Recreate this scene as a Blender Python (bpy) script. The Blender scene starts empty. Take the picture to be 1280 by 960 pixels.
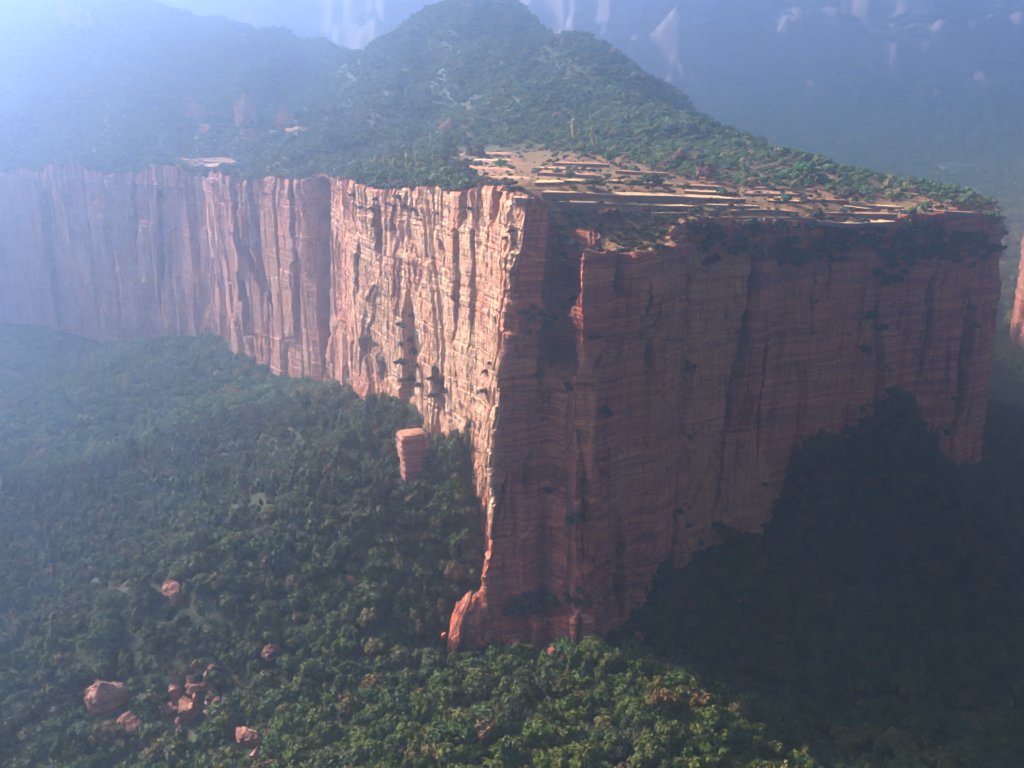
import bpy, math
import numpy as np
from mathutils import Vector

# ------------------------------------------------------------ camera, light
SC = bpy.context.scene
COL = SC.collection
CAM_Z = 253.0; PITCH = 18.0; FPX = 1256.0
cam_d = bpy.data.cameras.new("camera"); cam = bpy.data.objects.new("camera", cam_d)
COL.objects.link(cam); SC.camera = cam
cam_d.sensor_width = 36; cam_d.lens = 36 * FPX / 1280
cam_d.clip_start = 1; cam_d.clip_end = 12000
cam.location = (0, 0, CAM_Z); cam.rotation_euler = (math.radians(90 - PITCH), 0, 0)

SUN_EL = 33.0
LH = np.array([0.885, -0.465]); LH /= np.linalg.norm(LH)
ce, se = math.cos(math.radians(SUN_EL)), math.sin(math.radians(SUN_EL))
LDIR = Vector((LH[0] * ce, LH[1] * ce, -se))
sun_d = bpy.data.lights.new("sun", "SUN"); sun = bpy.data.objects.new("sun", sun_d); COL.objects.link(sun)
sun_d.energy = 5.0; sun_d.angle = math.radians(0.5); sun_d.color = (1.0, 0.85, 0.70)
sun.rotation_euler = LDIR.to_track_quat('-Z', 'Y').to_euler(); sun.location = (-600, 300, 900)

W = bpy.data.worlds.new("World"); SC.world = W; W.use_nodes = True
nt = W.node_tree; nt.nodes.clear()
sky = nt.nodes.new("ShaderNodeTexSky"); sky.sky_type = 'NISHITA'; sky.sun_disc = False
sky.dust_density = 6.0; sky.ozone_density = 0.6
sky.sun_elevation = math.radians(SUN_EL)
sky.sun_rotation = math.atan2(-LH[0], -LH[1])
bg = nt.nodes.new("ShaderNodeBackground"); bg.inputs[1].default_value = 0.055
wo = nt.nodes.new("ShaderNodeOutputWorld")
nt.links.new(sky.outputs[0], bg.inputs[0]); nt.links.new(bg.outputs[0], wo.inputs[0])

vs = SC.view_settings
vs.view_transform = 'Standard'; vs.look = 'None'; vs.gamma = 1; vs.use_curve_mapping = False; vs.exposure = 2.06
SC.cycles.use_denoising = True
SC.cycles.max_bounces = 6; SC.cycles.diffuse_bounces = 2; SC.cycles.glossy_bounces = 1
SC.cycles.volume_bounces = 4; SC.cycles.transparent_max_bounces = 4
SC.cycles.caustics_reflective = False; SC.cycles.caustics_refractive = False
HAZE_DENSITY = 0.00082; HAZE_COLOR = (0.50, 0.68, 1.0, 1); HAZE_G = 0.9

# ------------------------------------------------------------ projection
P0 = math.radians(PITCH); CP, SP = math.cos(P0), math.sin(P0)
def project(x, y, z):
    zr = z - CAM_Z
    dep = y * CP - zr * SP
    up = y * SP + zr * CP
    dep = np.maximum(dep, 1.0)
    return 640 + FPX * x / dep, 480 - FPX * up / dep, dep
def back(D):
    # everything beyond the mesa's far end lies deeper than first guessed
    return D if D <= 620 else 620 + (D - 620) * 1.6
def wback(x, y):
    return (x * back(y) / y, back(y))
def at(px, py, D):
    D = back(D)
    t = math.tan(P0 + math.atan((py - 480) / FPX))
    z = CAM_Z - D * t
    dep = D * CP + (CAM_Z - z) * SP
    return ((px - 640) / FPX * dep, D, z)

# ------------------------------------------------------------ noise
M32 = np.uint64(0xFFFFFFFF)
def h3(i, j=0, k=0, seed=0):
    i = np.asarray(i).astype(np.int64); j = np.asarray(j).astype(np.int64); k = np.asarray(k).astype(np.int64)
    n = (i * 73856093) ^ (j * 19349663) ^ (k * 83492791) ^ (seed * 2654435761 + 12345)
    n = n.astype(np.uint64) & M32
    n = ((n ^ (n >> np.uint64(16))) * np.uint64(0x45d9f3b)) & M32
    n = ((n ^ (n >> np.uint64(16))) * np.uint64(0x45d9f3b)) & M32
    n = n ^ (n >> np.uint64(16))
    return (n & np.uint64(0xFFFFFF)).astype(np.float64) / float(0xFFFFFF)
def vn2(x, y, seed=0):
    x, y = np.broadcast_arrays(np.asarray(x, float), np.asarray(y, float))
    xi, yi = np.floor(x), np.floor(y); fx, fy = x - xi, y - yi
    fx = fx * fx * (3 - 2 * fx); fy = fy * fy * (3 - 2 * fy)
    a = h3(xi, yi, 0, seed); b = h3(xi + 1, yi, 0, seed); c = h3(xi, yi + 1, 0, seed); d = h3(xi + 1, yi + 1, 0, seed)
    return ((a + (b - a) * fx) * (1 - fy) + (c + (d - c) * fx) * fy) * 2 - 1
def fbm(x, y, octv=4, seed=0, gain=0.5):
    s = 0; a = 1; t = 0
    for o in range(octv):
        s = s + a * vn2(np.asarray(x) * 2**o + 17.3 * o, np.asarray(y) * 2**o - 9.1 * o, seed + o); t += a; a *= gain
    return s / t
def vn3(x, y, z, seed=0):
    zi = np.floor(z); fz = z - zi; fz = fz * fz * (3 - 2 * fz)
    def sl(zz):
        xi, yi = np.floor(x), np.floor(y); fx, fy = x - xi, y - yi
        fx = fx * fx * (3 - 2 * fx); fy = fy * fy * (3 - 2 * fy)
        a = h3(xi, yi, zz, seed); b = h3(xi + 1, yi, zz, seed); c = h3(xi, yi + 1, zz, seed); d = h3(xi + 1, yi + 1, zz, seed)
        return (a + (b - a) * fx) * (1 - fy) + (c + (d - c) * fx) * fy
    return (sl(zi) * (1 - fz) + sl(zi + 1) * fz) * 2 - 1
def sstep(x, a, b):
    t = np.clip((x - a) / (b - a), 0, 1); return t * t * (3 - 2 * t)

# ------------------------------------------------------------ surfaces from control points
class RBF:
    def __init__(s, pts, c=22.0, smooth=0.0):
        s.p = np.array(pts, float); s.c2 = c * c
        n = len(s.p); X = s.p[:, :2] / 100
        r = np.sqrt(((X[:, None] - X[None])**2).sum(-1) + s.c2 / 1e4)
        A = np.zeros((n + 3, n + 3)); A[:n, :n] = -r + np.eye(n) * smooth
        A[:n, n] = 1; A[:n, n+1:] = X; A[n, :n] = 1; A[n+1:, :n] = X.T
        b = np.zeros(n + 3); b[:n] = s.p[:, 2]
        s.w = np.linalg.solve(A, b); s.X = X
    def __call__(s, x, y):
        x, y = np.broadcast_arrays(np.asarray(x, float), np.asarray(y, float))
        out = s.w[-3] + s.w[-2] * x / 100 + s.w[-1] * y / 100
        for (a, b), w in zip(s.X, s.w[:-3]):
            out = out - w * np.sqrt((x / 100 - a)**2 + (y / 100 - b)**2 + s.c2 / 1e4)
        return out

# rim of the cliffs: (px, row of the rim, distance)
RIM = [(-420, 214, 1090), (-200, 217, 1010), (0, 220, 955), (70, 218, 925), (150, 221, 890), (225, 217, 865), (262, 220, 850),
       (278, 221, 800), (300, 222, 785), (335, 224, 765), (372, 224, 742), (395, 226, 735), (414, 226, 722), (423, 228, 660), (431, 229, 618),
       (470, 240, 562), (500, 239, 530), (522, 236, 509), (560, 243, 475), (592, 240, 449), (615, 241, 430), (635, 246, 411), (655, 257, 401),
       (690, 262, 404), (705, 290, 408), (714, 304, 390), (728, 311, 383), (760, 316, 389), (800, 315, 402), (832, 306, 418), (850, 288, 434), (880, 278, 448),
       (940, 280, 461), (1000, 282, 474), (1060, 281, 486), (1100, 279, 494), (1140, 271, 503), (1185, 266, 513), (1225, 268, 523), (1250, 280, 530),
       (1266, 300, 538)]
RIMW = [at(*r) for r in RIM] + [(281, 572, 170), (290, 630, 160), (290, 760, 140), (300, 940, 110)]
HP = [at(*a) for a in [(760, 252, 440), (820, 262, 452), (700, 215, 520), (650, 232, 440), (620, 200, 590), (500, 197, 700), (560, 215, 590), (760, 195, 610), (900, 236, 525), (1000, 256, 500),
      (1100, 264, 520), (1200, 262, 530), (930, 262, 475), (870, 160, 700), (960, 190, 640), (1060, 222, 590), (1120, 244, 562), (600, -10, 1050), (640, 25, 1010),
      (700, 60, 940), (735, 66, 890), (765, 97, 850), (800, 130, 780), (600, 60, 960), (560, 20, 1020), (500, 60, 1000), (440, 92, 1000), (600, 120, 820),
      (680, 130, 780), (550, 150, 760), (700, 170, 680), (480, 140, 850), (800, 190, 640), (400, 110, 1100), (430, 150, 900), (462, 190, 790), (330, 92, 1080), (290, 62, 1130),
      (230, 40, 1180), (100, 0, 1280), (-100, -40, 1350), (400, 142, 980), (300, 140, 955), (350, 180, 880), (200, 160, 980), (100, 120, 1080), (100, 180, 1000),
      (0, 60, 1200), (0, 182, 1040), (200, 203, 920), (300, 203, 850), (440, 207, 740), (-300, 180, 1150), (-300, 50, 1350)]]
HP += [(*wback(a, b), c) for a, b, c in [(150, 1000, 190), (235, 800, 110), (320, 650, 105), (0, 1300, 230), (-200, 1500, 200), (-600, 1600, 300), (-1000, 1500, 330), (250, 1200, 50), (-1100, 1200, 190)]]
HIGH0 = RBF(RIMW + HP, 14.0)
def high(x, y):
    r = sstep(y, 560, 800)
    return HIGH0(x, y) + fbm(x / 30, y / 30, 4, 5) * (1.0 + 7 * r) + (fbm(x / 110, y / 90, 3, 8) * 13 + (0.5 - np.abs(fbm(x / 75 + y / 260, y / 210, 3, 9)) * 2.4) * 15) * r * sstep(y, 640, 900)
TP = [at(*a) for a in [(640, 960, 300), (300, 960, 330), (0, 960, 350), (230, 885, 380), (0, 800, 455), (0, 650, 600), (0, 500, 790), (0, 425, 925), (-250, 425, 980), (100, 452, 880),
      (200, 436, 845), (280, 450, 790), (330, 475, 765), (372, 494, 725), (430, 500, 622), (500, 512, 532), (545, 560, 490), (588, 592, 450), (603, 760, 414), (590, 690, 437), (490, 532, 520),
      (400, 572, 500), (330, 622, 480), (230, 692, 460), (90, 792, 430), (380, 556, 570), (300, 595, 565), (200, 655, 540), (60, 760, 490), (450, 650, 450),
      (500, 720, 425), (400, 740, 420), (300, 780, 410), (200, 840, 395), (130, 872, 390), (560, 760, 415), (545, 650, 448), (500, 850, 370), (400, 900, 350),
      (620, 812, 396), (600, 800, 402), (700, 832, 402), (745, 815, 390), (715, 820, 388), (805, 800, 411), (838, 748, 424), (845, 728, 438), (900, 697, 450), (960, 695, 460), (985, 650, 466), (1010, 590, 470), (1060, 605, 478),
      (1100, 545, 492), (1130, 515, 500), (1172, 580, 512), (1200, 600, 522), (850, 790, 418), (1000, 750, 430), (1280, 600, 545), (1280, 500, 720), (1280, 430, 860), (1280, 800, 450), (1280, 960, 360),
      (1000, 960, 330), (1150, 700, 470), (1100, 850, 400), (900, 900, 345), (1400, 600, 600), (1500, 900, 450), (150, 560, 700), (250, 520, 690), (100, 650, 590),
      (1280, 300, 1000), (1200, 248, 1120), (1100, 214, 1300), (1280, 200, 1400), (1000, 150, 1600), (1400, 200, 1400)]]
TP += [(*wback(a, b), c) if b > 0 else (a, b, c) for a, b, c in [(100, 500, 25), (0, 620, 25), (-200, 950, -5), (-600, 1300, 0), (200, 1000, 40), (0, 1500, 90), (-900, 900, 0), (-900, 500, 20), (-500, 350, 5), (0, 150, 60), (500, 150, 20), (-500, 0, 60), (900, 700, 60), (600, 500, 10), (-1400, 1500, 100), (1200, 1500, 140), (1600, 300, 80), (-1500, 300, 80)]]
TERR0 = RBF(TP, 18.0)
def terr(x, y):
    x = np.asarray(x, float); y = np.asarray(y, float)
    cx = np.clip(x, -2300, 2300); cy = np.clip(y, 0, 2250)
    base = TERR0(cx, cy) + fbm(x / 45, y / 45, 4, 21) * 4.5 + fbm(x / 105, y / 105, 3, 23) * 5 * sstep(y, 430, 560) * (1 - sstep(np.abs(x - 100), 150, 90))
    wx = x + 90 * fbm(x / 260, y / 260, 3, 31); wy = y + 150 * fbm(x / 330 + 5, y / 330, 4, 37)
    sh = 420 * sstep(-x, 0, 700)
    wy = wy + 34 * np.abs(fbm(x / 55, y / 500, 3, 43)) * 2
    rid = 1 - np.abs(fbm(x / 300, y / 420, 4, 41)) * 2
    O = 620
    m = sstep(wy, 1480 + O + sh, 1850 + O + sh) * 80 + sstep(wy, 1840 + O + sh, 1885 + O + sh) * 105 + sstep(wy, 2020 + O + sh, 2075 + O + sh) * 110 + sstep(wy, 2000 + O, 2500 + O) * 90
    m = m * (0.85 + 0.25 * rid) + rid * 35 * sstep(y, 1400 + O, 1800 + O)
    d = np.hypot(x, y - 400)
    far = sstep(d, 2200, 3600) * 120
    r = base + m + far * (1 - sstep(y, 1200, 1700))
    r = r + (fbm(x / 38, y / 38, 3, 47) * 16 + np.abs(fbm(x / 22, y / 90, 2, 48)) * 14) * sstep(y, 1500 + O, 1800 + O)
    return np.where(r > 450, 450 + (r - 450) * 0.4, r)
def cast(px, py, fn, d0=260, d1=2700, step=0.6):
    D = np.arange(d0, d1, step); t = math.tan(P0 + math.atan((py - 480) / FPX))
    z = CAM_Z - D * t; dep = D * CP + (CAM_Z - z) * SP; x = (px - 640) / FPX * dep
    hit = np.nonzero(fn(x, D) > z)[0]
    i = hit[0] if len(hit) else len(D) - 1
    return float(x[i]), float(D[i]), float(z[i]), float(dep[i])

# ------------------------------------------------------------ materials
def mat(name):
    m = bpy.data.materials.new(name); m.use_nodes = True
    n = m.node_tree; n.nodes.clear()
    o = n.nodes.new("ShaderNodeOutputMaterial"); b = n.nodes.new("ShaderNodeBsdfPrincipled")
    b.inputs["Roughness"].default_value = 0.9; b.inputs["Specular IOR Level"].default_value = 0.15
    n.links.new(b.outputs[0], o.inputs[0])
    return m, n, b
class N:
    def __init__(s, n): s.n = n
    def new(s, t, **k):
        x = s.n.nodes.new(t)
        for a, v in k.items(): setattr(x, a, v)
        return x
    def L(s, a, b): s.n.links.new(a, b)
    def pos(s): return s.new("ShaderNodeNewGeometry").outputs["Position"]
    def scaled(s, v, sc):
        m = s.new("ShaderNodeMapping"); m.inputs["Scale"].default_value = sc; s.L(v, m.inputs[0]); return m.outputs[0]
    def noise(s, v, scale, det=4, rough=0.55, dist=0):
        t = s.new("ShaderNodeTexNoise"); t.inputs["Scale"].default_value = scale; t.inputs["Detail"].default_value = det
        t.inputs["Roughness"].default_value = rough; t.inputs["Distortion"].default_value = dist
        s.L(v, t.inputs["Vector"]); return t.outputs["Fac"]
    def ramp(s, f, stops):
        r = s.new("ShaderNodeValToRGB"); e = r.color_ramp.elements
        while len(e) < len(stops): e.new(0.5)
        for k, (p, c) in zip(e, stops):
            k.position = p; k.color = (*c, 1) if len(c) == 3 else c
        s.L(f, r.inputs[0]); return r.outputs[0]
    def mix(s, f, a, b, mode='MIX'):
        m = s.new("ShaderNodeMix", data_type='RGBA', blend_type=mode)
        for i, v in ((0, f), (6, a), (7, b)):
            if isinstance(v, (int, float)): m.inputs[i].default_value = v
            elif isinstance(v, tuple): m.inputs[i].default_value = (*v, 1)
            else: s.L(v, m.inputs[i])
        return m.outputs[2]
    def attr(s, name):
        return s.new("ShaderNodeAttribute", attribute_name=name).outputs["Fac"]
    def bump(s, h, b, dist=0.5, st=0.6):
        k = s.new("ShaderNodeBump"); k.inputs["Strength"].default_value = st; k.inputs["Distance"].default_value = dist
        s.L(h, k.inputs["Height"]); s.L(k.outputs[0], b.inputs["Normal"])

def rock_material(name, red, tan, purple, pale, strata=1.0):
    m, n, b = mat(name); k = N(n); p = k.pos()
    big = k.noise(p, 0.022, 4, 0.6, 0.4)
    lay = k.noise(k.scaled(p, (0.02, 0.02, 0.55)), 1.0, 5, 0.65)
    fine = k.noise(k.scaled(p, (0.10, 0.10, 3.0)), 1.0, 3, 0.6)
    streak = k.noise(k.scaled(p, (0.22, 0.22, 0.012)), 1.0, 4, 0.6, 0.3)
    grain = k.noise(p, 1.3, 3, 0.7)
    c = k.mix(k.ramp(big, [(0.38, (0, 0, 0)), (0.62, (1, 1, 1))]), red, tan)
    c = k.mix(k.ramp(lay, [(0.46, (1, 1, 1)), (0.53, (0, 0, 0))]), c, purple)
    c = k.mix(k.ramp(streak, [(0.52, (0, 0, 0)), (0.66, (0.75, 0.75, 0.75))]), c, tuple(v * 0.45 for v in purple))
    og = k.new("ShaderNodeMath", operation='MULTIPLY'); k.L(k.attr("orange"), og.inputs[0]); k.L(k.ramp(k.noise(k.scaled(p, (0.12, 0.12, 0.05)), 1.0, 5, 0.7), [(0.3, (0.2, 0.2, 0.2)), (0.6, (1, 1, 1))]), og.inputs[1])
    c = k.mix(og.outputs[0], c, (0.66, 0.28, 0.09))
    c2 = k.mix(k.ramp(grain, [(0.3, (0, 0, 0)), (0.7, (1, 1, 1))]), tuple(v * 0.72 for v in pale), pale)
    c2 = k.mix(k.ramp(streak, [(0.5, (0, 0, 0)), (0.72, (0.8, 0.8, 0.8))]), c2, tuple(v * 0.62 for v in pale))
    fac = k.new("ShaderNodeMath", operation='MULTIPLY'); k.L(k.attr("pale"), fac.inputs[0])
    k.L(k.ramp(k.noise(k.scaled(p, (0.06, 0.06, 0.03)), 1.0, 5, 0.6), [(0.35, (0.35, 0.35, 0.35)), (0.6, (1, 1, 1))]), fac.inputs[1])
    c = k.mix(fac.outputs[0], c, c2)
    c = k.mix(k.ramp(fine, [(0.34, (0.8, 0.8, 0.8)), (0.46, (0, 0, 0))]), c, tuple(v * 0.55 for v in red))
    c = k.mix(k.attr("stain_shade"), c, (0.045, 0.03, 0.028))
    dp = k.new("ShaderNodeVectorMath", operation='ADD'); nn = k.new("ShaderNodeTexNoise"); nn.inputs["Scale"].default_value = 0.12; nn.inputs["Detail"].default_value = 4; k.L(p, nn.inputs["Vector"])
    sc_ = k.new("ShaderNodeVectorMath", operation='SCALE'); sc_.inputs["Scale"].default_value = 7.0; k.L(nn.outputs["Color"], sc_.inputs[0]); k.L(p, dp.inputs[0]); k.L(sc_.outputs[0], dp.inputs[1])
    joints = []
    for sc3, wd in (((0.11, 0.11, 0.022), 0.035), ((0.30, 0.30, 0.085), 0.05)):
        vo = k.new("ShaderNodeTexVoronoi", feature='DISTANCE_TO_EDGE'); vo.inputs["Scale"].default_value = 1.0; k.L(k.scaled(dp.outputs[0], sc3), vo.inputs["Vector"])
        mk = k.new("ShaderNodeMath", operation='MULTIPLY'); k.L(k.ramp(vo.outputs["Distance"], [(0.0, (1, 1, 1)), (wd, (0, 0, 0))]), mk.inputs[0])
        k.L(k.ramp(k.noise(p, 0.07, 3), [(0.45, (0, 0, 0)), (0.58, (0.85, 0.85, 0.85))]), mk.inputs[1]); joints.append(mk.outputs[0])
    for jn in joints: c = k.mix(jn, c, tuple(v * 0.22 for v in red))
    gv = k.ramp(grain, [(0.25, (0.75, 0.75, 0.75)), (0.75, (1.15, 1.15, 1.15))])
    c = k.mix(0.8, c, gv, 'MULTIPLY')
    k.L(c, b.inputs["Base Color"])
    ad = k.new("ShaderNodeMath", operation='ADD'); k.L(fine, ad.inputs[0]); k.L(grain, ad.inputs[1])
    ad3 = k.new("ShaderNodeMath", operation='MULTIPLY_ADD'); ad3.inputs[1].default_value = -1.5; k.L(joints[0], ad3.inputs[0]); k.L(ad.outputs[0], ad3.inputs[2]); ad = ad3
    k.bump(ad.outputs[0], b, 0.7, 0.7)
    return m
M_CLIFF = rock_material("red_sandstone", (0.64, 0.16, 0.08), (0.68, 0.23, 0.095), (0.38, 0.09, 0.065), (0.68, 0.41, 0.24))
M_BOULDER = rock_material("boulder_sandstone", (0.44, 0.17, 0.10), (0.50, 0.23, 0.14), (0.27, 0.10, 0.075), (0.5, 0.3, 0.22))

def ground_material(name, green, green2, soil, rock, rock2, farrock=False):
    m, n, b = mat(name); k = N(n); p = k.pos()
    a = k.noise(p, 0.05, 5, 0.6); a2 = k.noise(p, 0.35, 4, 0.65)
    c = k.mix(k.ramp(a2, [(0.4, (0, 0, 0)), (0.6, (1, 1, 1))]), green, green2)
    c = k.mix(k.ramp(a, [(0.5, (0, 0, 0)), (0.66, (1, 1, 1))]), c, soil)
    g = k.new("ShaderNodeNewGeometry"); sp = k.new("ShaderNodeSeparateXYZ"); k.L(g.outputs["True Normal"], sp.inputs[0])
    rk = k.mix(k.noise(k.scaled(p, (0.05, 0.05, 0.012) if farrock else (0.02, 0.02, 0.1)), 1.0, 5, 0.6), rock, rock2)
    nz = k.noise(p, 0.03, 3); ad = k.new("ShaderNodeMath", operation='MULTIPLY_ADD'); ad.inputs[1].default_value = 0.35; ad.inputs[2].default_value = -0.17
    k.L(nz, ad.inputs[0]); ad2 = k.new("ShaderNodeMath", operation='ADD'); k.L(ad.outputs[0], ad2.inputs[0]); k.L(sp.outputs[2], ad2.inputs[1])
    rf = k.ramp(ad2.outputs[0], [(0.62, (1, 1, 1)), (0.72, (0, 0, 0))] if farrock else [(0.34, (1, 1, 1)), (0.44, (0, 0, 0))])
    if name == "upland_ground":   # grass and scrub beyond the tilled plateau
        s3 = k.new("ShaderNodeSeparateXYZ"); k.L(p, s3.inputs[0]); m3 = k.new("ShaderNodeMapRange"); m3.inputs[1].default_value = 570; m3.inputs[2].default_value = 680
        k.L(s3.outputs[1], m3.inputs[0]); c = k.mix(m3.outputs[0], c, k.mix(a2, (0.05, 0.06, 0.025), (0.09, 0.085, 0.04)))
    if farrock:   # bare rock only shows on the far mountain walls
        s2 = k.new("ShaderNodeSeparateXYZ"); k.L(p, s2.inputs[0]); mr = k.new("ShaderNodeMapRange"); mr.inputs[1].default_value = 1900; mr.inputs[2].default_value = 2050
        k.L(s2.outputs[1], mr.inputs[0]); rf = k.mix(mr.outputs[0], (0, 0, 0), rf)
    c = k.mix(rf, c, rk)
    k.L(c, b.inputs["Base Color"]); k.bump(a2, b, 1.5, 0.8)
    return m
M_GROUND = ground_material("forest_floor", (0.022, 0.034, 0.010), (0.04, 0.045, 0.015), (0.075, 0.042, 0.022), (0.22, 0.16, 0.13), (0.40, 0.30, 0.25), True)
M_HIGH = ground_material("upland_ground", (0.12, 0.085, 0.032), (0.22, 0.115, 0.048), (0.32, 0.14, 0.06), (0.13, 0.10, 0.07), (0.19, 0.15, 0.11))

def leaf_material(name, stops, patch=None, dim=(0.66, 0.66, 0.66)):
    m, n, b = mat(name); k = N(n)
    oi = k.new("ShaderNodeObjectInfo")
    c = k.ramp(oi.outputs["Random"], stops)
    tc = k.new("ShaderNodeTexCoord"); v = k.noise(tc.outputs["Object"], 2.6, 3, 0.6)
    c = k.mix(0.85, c, k.ramp(v, [(0.25, (0.62, 0.66, 0.55)), (0.75, (1.4, 1.3, 1.25))]), 'MULTIPLY')
    big = k.noise(k.pos(), 0.018, 3, 0.6)
    c = k.mix(k.ramp(big, [(0.50, (0, 0, 0)), (0.66, (0.55, 0.55, 0.55))]), c, patch or (0.085, 0.075, 0.03))
    c = k.mix(1.0, c, dim, 'MULTIPLY')
    k.L(c, b.inputs["Base Color"]); b.inputs["Roughness"].default_value = 0.75
    return m
M_LEAF = leaf_material("broadleaf_foliage", [(0.0, (0.046, 0.078, 0.010)), (0.3, (0.070, 0.108, 0.012)), (0.55, (0.098, 0.130, 0.014)), (0.78, (0.125, 0.130, 0.020)), (0.92, (0.165, 0.135, 0.025)), (1.0, (0.17, 0.095, 0.03))])
M_UPLEAF = leaf_material("upland_foliage", [(0.0, (0.035, 0.07, 0.028)), (0.4, (0.05, 0.09, 0.032)), (0.75, (0.075, 0.105, 0.035)), (0.92, (0.12, 0.115, 0.04)), (1.0, (0.17, 0.10, 0.05))], (0.06, 0.085, 0.035), (1.7, 1.8, 1.4))
M_SHRUB = leaf_material("shrub_foliage", [(0.0, (0.035, 0.06, 0.015)), (0.5, (0.065, 0.09, 0.02)), (0.8, (0.11, 0.105, 0.03)), (1.0, (0.15, 0.10, 0.04))], (0.05, 0.06, 0.025))
def plain_leaf(name, c): return leaf_material(name, [(0, c), (1, c)], c)
M_YELLOW = plain_leaf("yellow_foliage", (0.50, 0.44, 0.09)); M_BRIGHT = plain_leaf("bright_green_foliage", (0.09, 0.24, 0.05))
M_RUSSET = plain_leaf("russet_foliage", (0.26, 0.13, 0.07)); M_RED = plain_leaf("red_foliage", (0.19, 0.055, 0.035)); M_OLIVE = plain_leaf("olive_foliage", (0.15, 0.13, 0.04))
def simple(name, c1, c2, scale, sc=(1, 1, 1), bd=0.3):
    m, n, b = mat(name); k = N(n); v = k.noise(k.scaled(k.pos(), sc), scale, 4, 0.65)
    k.L(k.ramp(v, [(0.35, c1), (0.65, c2)]), b.inputs["Base Color"]); k.bump(v, b, bd, 0.7); return m
M_BARK = simple("bark", (0.07, 0.05, 0.035), (0.14, 0.10, 0.07), 3, (1, 1, 0.2))
M_STRAW = simple("dry_straw", (0.48, 0.27, 0.11), (0.64, 0.41, 0.19), 0.5, (0.3, 1, 1))
M_SOIL = simple("red_soil", (0.30, 0.13, 0.055), (0.44, 0.22, 0.10), 0.4)
M_STONEWALL = simple("terrace_stone", (0.16, 0.09, 0.075), (0.34, 0.2, 0.16), 1.2, (1, 1, 2.2))

# ------------------------------------------------------------ mesh helpers
def mesh_np(name, V, F, m=None, smooth=False):
    me = bpy.data.meshes.new(name); V = np.asarray(V, np.float32); F = np.asarray(F, np.int32)
    k = F.shape[1] if len(F) else 4
    me.vertices.add(len(V)); me.vertices.foreach_set("co", V.ravel())
    me.loops.add(F.size); me.loops.foreach_set("vertex_index", F.ravel())
    me.polygons.add(len(F)); me.polygons.foreach_set("loop_start", np.arange(0, F.size, k, dtype=np.int32))
    me.polygons.foreach_set("loop_total", np.full(len(F), k, np.int32))
    me.update(calc_edges=True); me.validate()
    me.polygons.foreach_set("use_smooth", np.full(len(me.polygons), smooth))
    if m: me.materials.append(m)
    return me
def link(name, me, parent=None, loc=None):
    o = bpy.data.objects.new(name, me); COL.objects.link(o)
    if parent: o.parent = parent
    if loc is not None: o.location = loc
    return o
def tag(o, label, cat, group=None, kind=None):
    if label: o["label"] = label
    if cat: o["category"] = cat
    if group: o["group"] = group
    if kind: o["kind"] = kind
    return o
def gridF(nx, ny):
    i = np.arange(nx - 1)[None]; j = np.arange(ny - 1)[:, None]; a = j * nx + i
    return np.stack([a, a + 1, a + 1 + nx, a + nx], -1).reshape(-1, 4)
def fattr(me, name, v):
    a = me.attributes.new(name, 'FLOAT', 'POINT'); a.data.foreach_set("value", np.asarray(v, np.float32).ravel())

# ------------------------------------------------------------ terrain sheet
def axis(segs):
    out = [segs[0][0]]
    for a, b, st in segs:
        n = max(1, int(round((b - a) / st))); out += list(np.linspace(a, b, n + 1)[1:])
    return np.array(out)
xs = axis([(-6500, -2600, 130), (-2600, -520, 16), (-520, 420, 4.5), (420, 2600, 13), (2600, 6500, 130)])
ys = axis([(-700, 250, 50), (250, 700, 4.5), (700, 1900, 11), (1900, 3400, 11), (3400, 7000, 120)])
X, Y = np.meshgrid(xs, ys)
Z = terr(X, Y) - 0.3
o = link("terrain", mesh_np("terrain", np.stack([X, Y, Z], -1).reshape(-1, 3), gridF(len(xs), len(ys)), M_GROUND, True))
tag(o, "wooded valley floor and far mountain slopes around the cliffs", None, None, "structure")

# ------------------------------------------------------------ cliff wall
PATH = np.array([p[:2] for p in RIMW]); 
def resample(P, stepf):
    seg = np.linalg.norm(np.diff(P, axis=0), axis=1); S = np.r_[0, np.cumsum(seg)]
    s = 0; out = []
    while s < S[-1]:
        out.append(s); x = np.interp(s, S, P[:, 0]); y = np.interp(s, S, P[:, 1]); s += stepf(x, y)
    s = np.array(out); return s, np.interp(s, S, P[:, 0]), np.interp(s, S, P[:, 1]), S
STRB = np.cumsum(0.7 + 2.6 * h3(np.arange(400), 0, 0, 77)**1.5) - 120
def voro1(s, w, seed):
    i0 = np.floor(s / w); f1 = np.full(s.shape, 1e9); f2 = np.full(s.shape, 1e9); cid = np.zeros(s.shape)
    for d in (-1, 0, 1, 2, -2):
        c = (i0 + d + 0.5 + 0.8 * (h3(i0 + d, 3, 0, seed) - 0.5)) * w; dd = np.abs(s - c)
        n = dd < f1; f2 = np.where(n, f1, np.minimum(f2, dd)); cid = np.where(n, i0 + d, cid); f1 = np.where(n, dd, f1)
    return cid, (f2 - f1) * 0.5
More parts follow.
